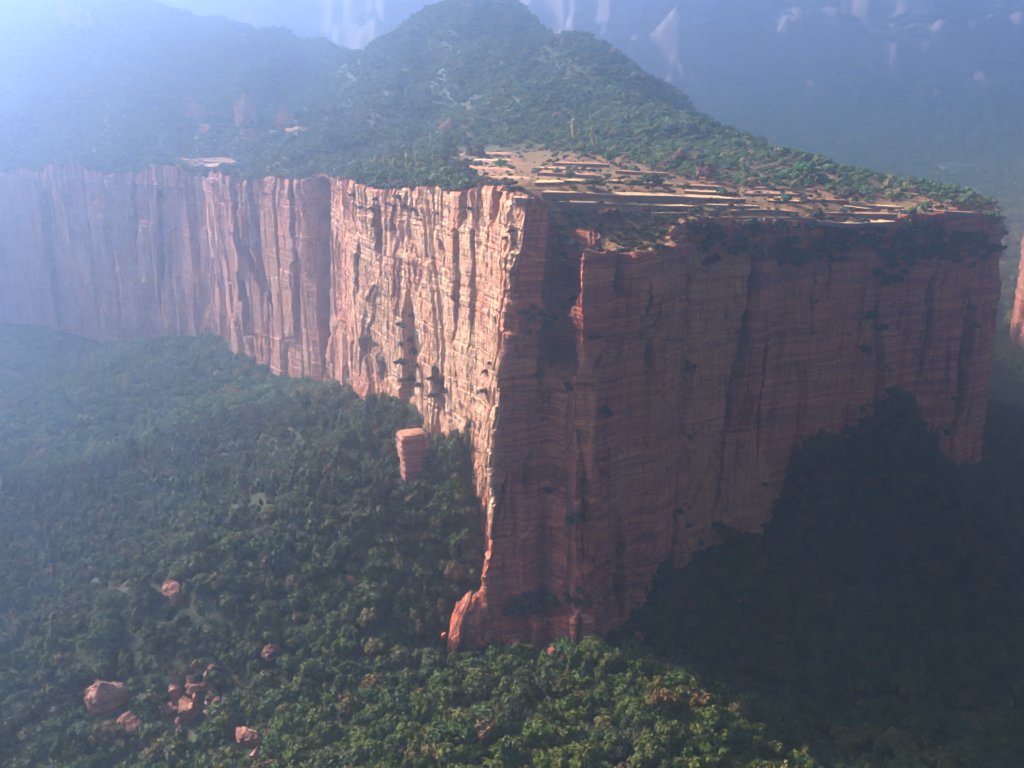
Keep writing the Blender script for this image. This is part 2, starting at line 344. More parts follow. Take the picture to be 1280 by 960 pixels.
def rock_disp(S, Zz, amp=1.0, strat=1.0, seed=0):
    w1 = S + 5 * fbm(S / 50, Zz / 90, 3, seed + 1) + 1.0 * fbm(S / 8, Zz / 14, 3, seed + 2)
    d = fbm(S / 70, Zz / 260, 2, seed + 3) * 4.0
    for k, (w, a, hb) in enumerate(((31, 3.0, 70), (11.5, 1.5, 30), (4.3, 0.5, 10), (1.9, 0.2, 3.5))):
        c, e = voro1(w1 + k * 13.7, w, seed + 10 * k)
        H = hb * (0.6 + h3(c, 9, 0, seed + k)); zc = np.floor((Zz + 1.2 * fbm(S / 12, Zz / 12, 2, seed + 50 + k) + hb * 3 * h3(c, 11, 0, seed + k)) / H)
        d = d + a * amp * ((h3(c, 5, 0, seed + k) - 0.5) * 1.3 + (h3(c, zc, 7, seed + k) - 0.5) * 1.1)
        on = sstep(vn2(c * 3.7, Zz / (hb * 0.9), seed + 90 + k), -0.25, 0.15)
        d = d - a * amp * 1.0 * np.exp(-(e / (0.30 + 0.05 * w))**2) * on
    Zw = Zz + 1.6 * fbm(S / 60, 0 * S, 2, seed + 70) + 0.25 * fbm(S / 6, Zz / 3, 2, seed + 71) - 0.02 * S
    idx = np.searchsorted(STRB, Zw); lo = STRB[np.clip(idx - 1, 0, 399)]; hi = STRB[np.clip(idx, 0, 399)]
    patch = 0.6 + 0.8 * h3(np.floor(w1 / 11), idx, 0, seed + 72)
    d = d + strat * (h3(idx, 1, 0, 73) - 0.5) * 1.15 * patch
    big = h3(idx, 2, 0, 74) > 0.93
    d = d + strat * np.where(big, 0.8, 0) * patch - strat * 0.3 * np.exp(-((Zw - lo) / 0.25)**2)
    d = d + 0.30 * fbm(S / 2.2, Zz / 2.2, 3, seed + 80) + 0.4 * fbm(S / 13, Zz / 20, 3, seed + 81)
    return d
def inpoly(px, py, poly):
    r = np.zeros(px.shape, bool); n = len(poly)
    for i in range(n):
        x0, y0 = poly[i]; x1, y1 = poly[(i + 1) % n]
        c = ((y0 > py) != (y1 > py)) & (px < (x1 - x0) * (py - y0) / ((y1 - y0) or 1e-9) + x0); r ^= c
    return r
def polydist(px, py, pts):
    # distance to the line, growing towards its two ends so that cracks taper out
    best = np.full(px.shape, 1e9); par = np.zeros(px.shape); seg = [math.hypot(b[0] - a[0], b[1] - a[1]) for a, b in zip(pts[:-1], pts[1:])]; tot = sum(seg); run = 0; n_ = 0
    for (x0, y0), (x1, y1) in zip(pts[:-1], pts[1:]):
        L2 = (x1 - x0)**2 + (y1 - y0)**2; t = np.clip(((px - x0) * (x1 - x0) + (py - y0) * (y1 - y0)) / L2, 0, 1)
        dd_ = np.hypot(px - x0 - t * (x1 - x0), py - y0 - t * (y1 - y0)); par = np.where(dd_ < best, (run + t * seg[n_]) / tot, par); best = np.minimum(best, dd_); run += seg[n_]; n_ += 1
    return best / np.clip(0.12 + 3.2 * np.minimum(par + (0.3 if pts[0][1] < 300 else 0), 1 - par), 0.12, 1)
# gullies and joints traced on the two faces: side, line, half width (m), depth (m)
CRACKS = [('R', [(706, 255), (708, 300), (707, 350), (705, 400)], 3.6, 7), ('R', [(703, 380), (704, 420), (700, 450), (697, 482)], 1.5, 6), ('R', [(701, 440), (716, 492)], 1.0, 3),
  ('R', [(765, 430), (758, 470), (756, 530), (755, 580)], 1.1, 5), ('R', [(740, 480), (731, 555), (724, 640), (725, 700), (727, 800)], 1.4, 6), ('R', [(745, 590), (743, 700), (742, 770)], 1.3, 4.5),
  ('R', [(693, 560), (686, 620)], 0.8, 3), ('R', [(668, 590), (656, 640), (650, 690), (638, 725)], 0.9, 3.5), ('R', [(655, 600), (652, 680)], 0.6, 2.5), ('R', [(794, 640), (796, 700), (798, 780)], 0.9, 3.5),
  ('R', [(778, 318), (777, 372)], 1.2, 5), ('R', [(869, 285), (867, 400), (865, 480), (860, 560)], 1.2, 4), ('R', [(952, 300), (942, 380), (930, 450), (918, 545)], 1.1, 4.5), ('R', [(916, 540), (908, 600), (900, 640)], 0.7, 3),
  ('R', [(918, 546), (945, 541)], 0.6, 2), ('R', [(960, 390), (955, 520), (948, 600)], 0.5, 1.8), ('R', [(1030, 330), (1022, 380), (1015, 420)], 0.6, 2), ('R', [(1104, 380), (1102, 470), (1096, 550)], 1.4, 3.5),
  ('R', [(1168, 330), (1166, 400), (1152, 480)], 1.2, 4.5), ('R', [(1216, 360), (1204, 440), (1192, 520), (1182, 570)], 1.8, 6), ('R', [(1185, 420), (1180, 500)], 0.8, 3), ('R', [(838, 640), (842, 700)], 0.9, 3),
  ('R', [(648, 492), (760, 488)], 0.4, 1.4), ('R', [(730, 424), (790, 424)], 0.5, 1.5), ('R', [(820, 420), (822, 470)], 0.5, 1.6), ('R', [(1050, 300), (1046, 380)], 0.6, 2.2),
  ('R', [(640, 395), (648, 440)], 0.9, 2.5), ('R', [(868, 450), (867, 475)], 1.5, 5), ('R', [(860, 345), (862, 380)], 1.0, 4), ('R', [(808, 350), (806, 400)], 0.5, 1.5),
  ('L', [(565, 440), (573, 490), (582, 520), (590, 575)], 1.5, 4), ('L', [(471, 262), (476, 330)], 1.6, 4), ('L', [(570, 290), (574, 345), (568, 430)], 1.2, 3), ('L', [(578, 240), (575, 285)], 1.3, 4),
  ('L', [(612, 245), (608, 285)], 1.2, 4), ('L', [(632, 330), (624, 400), (630, 440), (624, 520)], 0.9, 3), ('L', [(540, 460), (552, 520)], 1.3, 4), ('L', [(448, 470), (456, 425), (470, 445), (474, 490)], 1.6, 4),
  ('L', [(540, 300), (552, 345)], 1.0, 2.5), ('L', [(621, 540), (612, 590), (618, 640)], 0.5, 1.6), ('L', [(610, 620), (606, 700)], 0.4, 1.3), ('L', [(590, 290), (592, 380), (588, 440)], 0.6, 1.6),
  ('L', [(450, 300), (448, 380)], 1.0, 2.5), ('L', [(488, 260), (490, 300)], 1.0, 3),
  ('F', [(290, 225), (300, 300), (330, 370)], 3, 5), ('F', [(310, 225), (322, 320), (345, 400)], 3, 6), ('F', [(400, 230), (405, 400), (410, 480)], 4, 9), ('F', [(300, 340), (310, 400), (318, 440)], 3, 6), ('F', [(365, 230), (370, 300), (372, 420)], 2, 4),
  ('F', [(55, 240), (65, 330), (85, 440)], 4, 6), ('F', [(165, 225), (168, 330)], 2, 3), ('F', [(200, 240), (202, 400)], 2, 3)]
BLOCKS = [('R', [(664, 768), (741, 768), (742, 850), (664, 850)], 6.5), ('R', [(560, 752), (640, 748), (640, 850), (560, 850)], 3), ('R', [(663, 738), (668, 697), (690, 653), (717, 655), (728, 700), (728, 742)], 2.0),
  ('R', [(728, 575), (862, 545), (845, 700), (815, 800), (728, 800)], 1.8), ('R', [(720, 310), (866, 300), (862, 424), (722, 424)], 1.5), ('R', [(868, 300), (950, 300), (920, 540), (862, 640)], -3.0),
  ('R', [(906, 546), (945, 541), (930, 690), (890, 690)], -1.2), ('R', [(640, 492), (700, 492), (695, 560), (640, 560)], -1.0),
  ('L', [(503, 322), (515, 390), (528, 470), (532, 530), (496, 530), (497, 400)], -6), ('L', [(563, 430), (680, 430), (680, 840), (585, 840), (588, 560)], 2.6), ('L', [(440, 228), (500, 228), (498, 275), (445, 268)], -2.5),
  ('F', [(272, 222), (262, 220), (240, 460), (300, 480)], 3)]
NPROW = 22   # index of the prow in RIM
s_, bx, by, Sn = resample(PATH, lambda x, y: 0.42 * max(1, y / 430) if y < 620 else (0.95 if y < 800 else 1.3))
S_PROW = Sn[NPROW]; S_A = Sn[14]; S_END = Sn[40]
# smoothed plan and normals
def smooth1(v, s, r):
    out = np.empty_like(v)
    for i in range(len(v)):
        a = np.searchsorted(s, s[i] - r); b = np.searchsorted(s, s[i] + r) + 1; q = min(i - a, b - 1 - i); out[i] = v[i - q:i + q + 1].mean()
    return out
bx, by = smooth1(bx, s_, 2.5), smooth1(by, s_, 2.5)
tx, ty = smooth1(np.gradient(bx), s_, 3.0), smooth1(np.gradient(by), s_, 3.0); ln = np.hypot(tx, ty); nx_, ny_ = ty / ln, -tx / ln
zt = HIGH0(bx, by) + 9.0 * fbm(s_ / 42, 0 * s_, 3, 69) * (1 - sstep(s_, Sn[14] - 60, Sn[14])) + 1.2 * fbm(s_ / 9, 0 * s_, 3, 66) + 1.6 * (h3(np.floor(s_ / 5.5 + fbm(s_ / 7, 0 * s_, 2, 4)), 4, 0, 68) - 0.5)
ZL = np.arange(-48, 186, 0.6); ZLM = np.r_[ZL, np.arange(186, 215, 0.6)]
SS, ZZ = np.meshgrid(s_, ZLM); ZZ = np.minimum(ZZ, zt[None]); BX = np.broadcast_to(bx, SS.shape); BY = np.broadcast_to(by, SS.shape)
side = np.where(s_ < S_A, 0, np.where(s_ < S_PROW, 1, 2))
left = sstep(S_PROW - SS, -4, 4)
farl = 1 - sstep(SS, S_A - 40, S_A)
D_ = rock_disp(SS, ZZ, 0.55 - 0.27 * left * (1 - farl) + 0.1 * farl, 1.0 - 0.6 * left)
D_ += (1 - left) * 1.6 * fbm(SS / 34, ZZ / 160, 3, 401) + 1.6 * np.sign(fbm(SS / 26, ZZ / 55, 2, 402)) * sstep(np.abs(fbm(SS / 26, ZZ / 55, 2, 402)), 0.05, 0.09)
# taller ribs near the left face's rim
D_ += left * sstep(ZZ, zt[None] - 34, zt[None] - 8) * (h3(np.floor(SS / 5.2 + 0.7 * fbm(SS / 9, ZZ / 30, 2, 6)), 8, 0, 9) - 0.62) * 2.2
D_ += left * (0.9 * (vn2(SS / 2.6, ZZ / 11, 610) * (vn2(SS / 2.6, ZZ / 11, 610) < 0)) + 0.55 * fbm(SS / 1.6, ZZ / 5, 3, 611)) * (1 - farl)
D_ += np.where(ZZ < 55, (55 - ZZ) * 0.035, 0) - 0.012 * np.maximum(ZZ - 90, 0)
pxv, pyv, dpv = project(BX, BY, ZZ)
STAIN_SHADE = np.zeros_like(ZZ); wob = 2.2 * fbm(SS / 7, ZZ / 9, 3, 123)
for sd, pts, hw, dp in CRACKS:
    k = {'F': 0, 'L': 1, 'R': 2}[sd]; cols = np.nonzero(side == k)[0]; a, b = cols[0], cols[-1] + 1
    dist = polydist(pxv[:, a:b] + wob[:, a:b], pyv[:, a:b], pts) * dpv[:, a:b] / FPX
    hw = hw * (1.55 if hw < 2 else 1.15); dist = dist * (1 + 0.35 * fbm(SS[:, a:b] / 3, ZZ[:, a:b] / 9, 2, 124))
    D_[:, a:b] -= dp * 1.5 * (1 - sstep(dist, hw * 0.35, hw * 1.1)) * (0.8 + 0.3 * fbm(SS[:, a:b] / 30, ZZ[:, a:b] / 8, 2, 125))
    STAIN_SHADE[:, a:b] = np.maximum(STAIN_SHADE[:, a:b], (1 - sstep(dist, hw * 0.5, hw * 1.6)) * (0.5 + 0.5 * fbm(SS[:, a:b] / 2, ZZ[:, a:b] / 12, 2, 126)))  # dark varnish plus crack shade, both put into the rock colour
for sd, poly, off in BLOCKS:
    k = {'F': 0, 'L': 1, 'R': 2}[sd]; cols = np.nonzero(side == k)[0]; a, b = cols[0], cols[-1] + 1
    y0_ = min(p[1] for p in poly); fade = sstep(pyv[:, a:b], y0_ + 2, y0_ + (120 if off in (2.6, -2.5) else 4))
    D_[:, a:b] += off * fade * inpoly(pxv[:, a:b] + wob[:, a:b] * 0.8, pyv[:, a:b] + wob[:, a:b], poly)
wl = np.clip(1 - (S_PROW - SS) / 26, 0, 1) * (SS < S_PROW) + np.clip(1 - (SS - S_PROW) / 45, 0, 1) * (SS >= S_PROW); wl = wl * wl * (3 - 2 * wl)
D_ += wl * (h3(np.floor((ZZ + 3 * fbm(SS / 9, ZZ / 9, 2, 31)) / 8.5), np.floor(SS / 6), 0, 701) - 0.55) * 3.4
lean = np.interp(ZZ, [-20, 40, 90, 130, 160, 200], [14, 13.5, 11, 9.5, 5.5, 0]) + 1.2 * fbm(ZZ / 14, ZZ * 0, 2, 702)
colpx = pxv[np.argmin(np.abs(ZLM - 150))]
win = sstep(colpx, 699, 714) * (1 - sstep(colpx, 800, 845)) * (s_ > S_PROW)
D_ -= win[None] * 11 * (1 - sstep(ZZ + 5 * fbm(SS / 9, ZZ / 9, 2, 711), 118, 162))
WX = BX + nx_[None] * D_ - wl * lean; WY = BY + ny_[None] * D_; WZ = ZZ.copy()
WPX, WPY, WDEP = project(WX, WY, WZ)
# cap rows running back over the rim
caps = []
for q, inn in enumerate((1.2, 3, 6, 10, 15, 22)):
    f = inn / 22; top = (WX[-1] * (1 - f) + (bx - nx_ * 22) * f, WY[-1] * (1 - f) + (by - ny_ * 22) * f)
    caps.append((top[0], top[1], high(*top) + (0.5 if q > 0 else 0.9) + 0.5 * fbm(top[0] / 3, top[1] / 3, 3, 5)))
WXf = np.vstack([WX] + [c[0][None] for c in caps]); WYf = np.vstack([WY] + [c[1][None] for c in caps]); WZf = np.vstack([WZ] + [c[2][None] for c in caps])
nr, nc = WXf.shape
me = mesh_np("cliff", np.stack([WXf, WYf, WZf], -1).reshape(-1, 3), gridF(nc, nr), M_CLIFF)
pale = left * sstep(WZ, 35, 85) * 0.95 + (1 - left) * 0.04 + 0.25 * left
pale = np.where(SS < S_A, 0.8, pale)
stf = np.vstack([STAIN_SHADE] + [np.zeros((1, nc))] * len(caps)); fattr(me, "stain_shade", stf)
orange = np.zeros_like(ZZ)
for sd, poly, amt in [('R', [(866, 290), (952, 300), (920, 545), (950, 545), (1000, 700), (850, 720), (860, 540)], 0.9), ('R', [(700, 425), (760, 425), (752, 560), (705, 600)], 0.35), ('R', [(800, 330), (860, 330), (850, 700), (790, 640)], 0.35), ('R', [(955, 330), (1100, 330), (1090, 560), (960, 640)], 0.3)]:
    cols = np.nonzero(side == 2)[0]; a, b = cols[0], cols[-1] + 1; orange[:, a:b] = np.maximum(orange[:, a:b], amt * inpoly(pxv[:, a:b] + 3 * wob[:, a:b], pyv[:, a:b] + 3 * wob[:, a:b], poly))
fattr(me, "orange", np.vstack([orange] + [np.zeros((1, nc))] * len(caps)))
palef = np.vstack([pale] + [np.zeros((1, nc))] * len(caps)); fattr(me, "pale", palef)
me.materials.append(M_HIGH)
mi = np.zeros((nr - 1, nc - 1), np.int32); mi[nr - len(caps) - 1 + 1:] = 1
if len(me.polygons) == mi.size: me.polygons.foreach_set("material_index", mi.ravel())
cliff = link("cliff", me); tag(cliff, "towering red sandstone cliff with a sharp prow between its sunlit and shaded faces", None, None, "structure")

# ------------------------------------------------------------ upland sheet behind the rim
xs2 = axis([(-2600, -500, 9), (-500, 480, 3.0)]); ys2 = axis([(380, 700, 3.0), (700, 1700, 6), (1700, 3000, 16)])
X2, Y2 = np.meshgrid(xs2, ys2); Z2 = high(X2, Y2)
RP = np.c_[bx, by]; innr = np.c_[bx - nx_ * 13, by - ny_ * 13][::6]
poly_in = [tuple(p) for p in innr] + [(420, 3000), (-2600, 3000), (-2600, 1700)]
ins = inpoly(X2, Y2, poly_in)
Fh = gridF(len(xs2), len(ys2)); keep = ins.ravel()[Fh].any(1)
used = np.unique(Fh[keep]); rm = np.full(X2.size, -1); rm[used] = np.arange(len(used))
up = link("upland_hills", mesh_np("upland_hills", np.stack([X2, Y2, Z2], -1).reshape(-1, 3)[used], rm[Fh[keep]], M_HIGH, True))
tag(up, "wooded hills rising behind the cliff top", None, None, "structure")
poly_out = [tuple(p) for p in np.c_[bx - nx_ * 3, by - ny_ * 3][::6]] + [(420, 3000), (-2600, 3000), (-2600, 1700)]
poly_rim = [tuple(p) for p in np.c_[bx + nx_ * 4, by + ny_ * 4][::6]] + [(420, 3000), (-2600, 3000), (-2600, 1700)]

# far red cliff beyond the right end
FP = np.array([wback(*q) for q in [(600, 1150), (438, 852), (443, 802), (520, 742), (760, 700), (1100, 760)]], float)
fs, fx, fy, _ = resample(FP, lambda x, y: 1.4); fx, fy = smooth1(fx, fs, 6), smooth1(fy, fs, 6)
ftx, fty = np.gradient(fx), np.gradient(fy); fl = np.hypot(ftx, fty); fnx, fny = fty / fl, -ftx / fl
FZ = np.arange(-30, 116, 1.1); A1, B1 = np.meshgrid(fs, FZ); dd = rock_disp(A1 + 900, B1, 1.4, 1.0, 300)
fv = np.stack([fx + fnx * dd, fy + fny * dd, B1], -1)
capz = [np.stack([fx - fnx * q, fy - fny * q, np.full(len(fx), 115 - q * 0.02) + 3 * fbm(fx / 15, fy / 15 + q, 3, 9)], -1)[None] for q in (6, 30, 90, 200)]
fv = np.concatenate([fv] + capz); me = mesh_np("distant_cliff", fv.reshape(-1, 3), gridF(fv.shape[1], fv.shape[0]), M_CLIFF)
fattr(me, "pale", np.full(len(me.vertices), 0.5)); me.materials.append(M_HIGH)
mi = np.zeros((fv.shape[0] - 1, fv.shape[1] - 1), np.int32); mi[len(FZ) - 1:] = 1; me.polygons.foreach_set("material_index", mi.ravel())
tag(link("distant_cliff", me), "distant red cliff beyond the mesa's far end", None, None, "structure")

# ------------------------------------------------------------ vegetation prototypes
def ico(sub):
    t = (1 + 5**.5) / 2
    v = [(-1, t, 0), (1, t, 0), (-1, -t, 0), (1, -t, 0), (0, -1, t), (0, 1, t), (0, -1, -t), (0, 1, -t), (t, 0, -1), (t, 0, 1), (-t, 0, -1), (-t, 0, 1)]
    v = [np.array(p, float) / np.linalg.norm(p) for p in v]
    f = [(0, 11, 5), (0, 5, 1), (0, 1, 7), (0, 7, 10), (0, 10, 11), (1, 5, 9), (5, 11, 4), (11, 10, 2), (10, 7, 6), (7, 1, 8), (3, 9, 4), (3, 4, 2), (3, 2, 6), (3, 6, 8), (3, 8, 9), (4, 9, 5), (2, 4, 11), (6, 2, 10), (8, 6, 7), (9, 8, 1)]
    for _ in range(sub):
        c = {}; nf = []
        def md(a, b):
            k = (min(a, b), max(a, b))
            if k not in c: m = v[a] + v[b]; v.append(m / np.linalg.norm(m)); c[k] = len(v) - 1
            return c[k]
        for a, b, d in f:
            x, y, z = md(a, b), md(b, d), md(d, a); nf += [(a, x, z), (b, y, x), (d, z, y), (x, y, z)]
        f = nf
    return np.array(v), np.array(f)
ICO1, ICOF1 = ico(1); ICO3, ICOF3 = ico(4)
def crown_geo(seed, nl=7, leaves=110, flat=0.8, tall=1.0, spread=0.66, leafsize=0.105):
    r = np.random.RandomState(seed); V = []; F = []; n = 0
    for i in range(nl):
        a = 2 * math.pi * (i + r.rand() * 0.7) / max(1, nl - 1); q = spread * (0.65 + 0.5 * r.rand()) if i else 0
        c = np.array([math.cos(a) * q, math.sin(a) * q, (0.62 + 0.42 * r.rand() if i else 1.05) * tall]); R = (0.24 + 0.27 * r.rand()) if i else 0.48
        sc = np.array([1, 1, flat * (0.85 + 0.4 * r.rand()) * (1 + 0.5 * (tall - 1))]) * R
        d = 1 + 0.22 * vn3(*(ICO1.T * 1.9 + 20 + i * 3.1), seed)[:, None]
        V.append(ICO1 * sc * d * 0.8 + c); F.append(ICOF1 + n); n += len(ICO1)
        dr = r.normal(size=(leaves, 3)); dr[:, 2] = np.abs(dr[:, 2]) * 1.1 - 0.35; dr /= np.linalg.norm(dr, axis=1)[:, None]
        p = c + dr * sc * (0.78 + 0.42 * r.rand(leaves, 1)); nn = dr + r.normal(size=(leaves, 3)) * 0.45; nn /= np.linalg.norm(nn, axis=1)[:, None]
        u = np.cross(nn, r.normal(size=(leaves, 3))); u /= np.linalg.norm(u, axis=1)[:, None]; w = np.cross(nn, u)
        ls = leafsize * (0.6 + 0.8 * r.rand(leaves, 1))
        tri = np.stack([p + u * ls, p - u * ls * 0.6 + w * ls, p - u * ls * 0.6 - w * ls], 1).reshape(-1, 3)
        V.append(tri); F.append(np.arange(leaves * 3).reshape(-1, 3) + n); n += leaves * 3
    return np.vstack(V), np.vstack(F)
CROWNS = [crown_geo(11 + i, nl=6 + i % 4, leaves=105, flat=0.75 + 0.1 * (i % 3), tall=0.9 + 0.12 * (i % 3)) for i in range(6)]
SHRUBS = [crown_geo(61 + i, nl=4 + i % 3, leaves=45, flat=0.7, tall=0.62, spread=0.6, leafsize=0.16) for i in range(4)]
CONIF = [crown_geo(81 + i, nl=5, leaves=50, flat=1.6, tall=1.5, spread=0.25, leafsize=0.14) for i in range(2)]
def trunk_geo(seed, h=1.0, r0=0.07):
    r = np.random.RandomState(seed); V = []; F = []; n = 0
    def tube(a, b, ra, rb):
        nonlocal n
        a, b = np.array(a, float), np.array(b, float); ax = b - a; ax /= np.linalg.norm(ax); u = np.cross(ax, [0.3, 0.9, 0.1]); u /= np.linalg.norm(u); w = np.cross(ax, u)
        for c, q in ((a, ra), ((a + b) / 2 + r.normal(size=3) * 0.015, (ra + rb) / 2), (b, rb)):
            for k in range(6): V.append(c + (u * math.cos(k * 1.0472) + w * math.sin(k * 1.0472)) * q)
        for j in range(2):
            for k in range(6): F.append((n + j * 6 + k, n + j * 6 + (k + 1) % 6, n + j * 6 + 6 + (k + 1) % 6, n + j * 6 + 6 + k))
        n += 18
    tube((0, 0, -0.35), (0.03, 0.02, h * 0.6), r0, r0 * 0.7)
    for i in range(4):
        a = i * 1.6 + r.rand(); tube((0.03, 0.02, h * (0.45 + 0.05 * i)), (math.cos(a) * 0.5, math.sin(a) * 0.5, h * (0.85 + 0.2 * r.rand())), r0 * 0.5, r0 * 0.2)
    return np.array(V), np.array(F)
TREE_LIFT = 0.35

# candidate tree positions ------------------------------------------------
rng = np.random.RandomState(7)
def jgrid(x0, x1, y0, y1, st):
    gx, gy = np.meshgrid(np.arange(x0, x1, st), np.arange(y0, y1, st)); k = gx.size
    return gx.ravel() + (rng.rand(k) - 0.5) * st * 0.95, gy.ravel() + (rng.rand(k) - 0.5) * st * 0.95
# boulders: px, row, width px, height px, label, tilt
BOULD = [(141, 866, 44, 42, "large tan blocky boulder standing alone at lower left, widest of the fallen rocks", 0.1), (165, 905, 30, 20, "shaded half-buried boulder just below the largest tan boulder", 0.0),
 (237, 884, 28, 36, "tall reddish boulder with a lit left side in the boulder gully", 0.15), (238, 850, 10, 22, "thin upright rock sliver above the tall reddish boulder", 0.2), (215, 733, 26, 26, "pinkish leaning slab poking out of the trees high on the left spur", 0.5),
 (222, 748, 18, 16, "lower end piece of the leaning slab on the left spur", 0.4), (340, 815, 20, 18, "small pink boulder halfway between the gully and the prow", 0.4), (348, 800, 10, 8, "little rock touching the top of the small pink boulder", 0.1),
 (308, 921, 32, 22, "dark grey-pink flat boulder near the bottom edge", -0.2), (322, 940, 14, 24, "narrow pink rock below the dark flat boulder", 0.1), (203, 882, 10, 7, "small pale rock, left of a pair above the gully", 0.2), (214, 884, 12, 10, "small rounded pale rock, right of a pair above the gully", 0.0),
 (262, 876, 12, 10, "little rock to the right of the tall reddish boulder", 0.2), (222, 916, 9, 9, "lit rock chip below the tall reddish boulder", 0.1), (440, 725, 14, 22, "upright brown rock among trees in the middle of the slope", 0.1), (384, 768, 10, 8, "tiny ochre rock in a clearing below the upright brown rock", 0.0),
 (317, 611, 10, 12, "small pale rock face high on the hazy spur", 0.0), (235, 517, 8, 6, "tiny pale rock in the hazy valley wood", 0.0), (218, 862, 16, 14, "mauve shaded rock beside the rock sliver", 0.2), (252, 858, 12, 12, "mauve rock right of the rock sliver", -0.2)]
bould = []
for (px, py, wpx, hpx, lab, tl) in BOULD:
    x, y, z, dep = cast(px, py + hpx * 0.45, terr)
    bould.append((px, py, wpx, hpx, x, y, z, dep, lab, tl))
# red rock pillar and other free-standing rocks on the spur
PILLAR = cast(517, 600, terr)
CLEAR = [(b[0], b[1] + 4, b[2] * 0.55 + 2, b[3] * 0.68 + 4, b[5]) for b in bould] + [(516, 568, 15, 30, PILLAR[1]), (585, 778, 26, 40, 398), (668, 800, 10, 32, 396), (100, 815, 30, 14, 430), (835, 868, 14, 5, 380)]

tx1, ty1 = jgrid(-620, 560, 262, 700, 5.7)
tz1 = terr(tx1, ty1); tpx, tpy, tdp = project(tx1, ty1, tz1 + 4)
inr = inpoly(tx1, ty1, poly_rim)
ok = ~inr & (tpx > -60) & (tpx < 1340) & (tpy < 1010)
gap = fbm(tx1 / 26, ty1 / 26, 3, 91) > 0.60
ok &= ~gap | (rng.rand(len(tx1)) < 0.45)
for (cx, cy, rx, ry, cyD) in CLEAR:
    ok &= ~((((tpx - cx) / rx)**2 + ((tpy - cy) / ry)**2 < 1) & (np.abs(ty1 - cyD) < 45))
T1 = np.c_[tx1, ty1, tz1][ok]; d1 = tdp[ok]; s1 = 2.4 + 3.4 * rng.rand(len(T1))**1.7 + 1.1 * (fbm(T1[:, 0] / 40, T1[:, 1] / 40, 2, 95))
s1 *= np.where(T1[:, 1] < 380, 1.08, 1.0)
tx2, ty2 = jgrid(-1900, 1200, 700, 1900, 10)
ok = ~inpoly(tx2, ty2, poly_rim); tx2, ty2 = tx2[ok], ty2[ok]; tz2 = terr(tx2, ty2); a, b, c = project(tx2, ty2, tz2); ok = (a > -60) & (a < 1340) & (b > -30) & (b < 1000)
T2 = np.c_[tx2, ty2, tz2][ok]; s2 = 4.5 + 3 * rng.rand(len(T2))
tx3, ty3 = jgrid(-2500, 2500, 1900, 3400, 15)
tz3 = terr(tx3, ty3); slope = np.hypot(terr(tx3 + 6, ty3) - tz3, terr(tx3, ty3 + 6) - tz3) / 6; a, b, c = project(tx3, ty3, tz3)
ok = (a > -40) & (a < 1320) & (b > -60) & (slope < 0.9) & (tx3 > -2500) & ~inpoly(tx3, ty3, poly_rim)
cx4, cy4 = jgrid(380, 1200, 700, 1400, 7.5); okc = inpoly(cx4, cy4, [tuple(q) for q in np.c_[fx - fnx * 4, fy - fny * 4][::8]]); T4 = np.c_[cx4, cy4, np.full(len(cx4), 114.0)][okc]
T2 = np.vstack([T2, T4]); s2 = np.r_[s2, 3 + 2.5 * rng.rand(len(T4))]
T3 = np.c_[tx3, ty3, tz3][ok]; s3 = 6.5 + 5 * rng.rand(len(T3))
print("trees", len(T1), len(T2), len(T3))

# steep ground under the walls carries more trees
ex, ey = jgrid(-120, 320, 395, 560, 3.2); ez = terr(ex, ey); sl_ = np.hypot(terr(ex + 2, ey) - ez, terr(ex, ey + 2) - ez) / 2; a, b, c = project(ex, ey, ez + 3)
poly_foot = [tuple(p) for p in np.c_[bx - nx_ * 6, by - ny_ * 6][::6]] + [(420, 3000), (-2600, 3000), (-2600, 1700)]
ok = (sl_ > 0.45) & ~inpoly(ex, ey, poly_foot) & (rng.rand(len(ex)) < 0.75)
for (cx, cy, rx, ry, cyD) in CLEAR: ok &= ~((((a - cx) / rx)**2 + ((b - cy) / ry)**2 < 1) & (np.abs(ey - cyD) < 45))
T1 = np.vstack([T1, np.c_[ex, ey, ez][ok]]); d1 = np.r_[d1, c[ok]]; s1 = np.r_[s1, 2.0 + 2.0 * rng.rand(ok.sum())]
# the 300 trees that show largest stand alone
p1x, p1y, _ = project(T1[:, 0], T1[:, 1], T1[:, 2] + 3)
big = s1 / d1 * ((p1x > 0) & (p1x < 1280) & (p1y < 955))
solo = np.argsort(-big)[:300]; rest = np.setdiff1d(np.arange(len(T1)), solo)

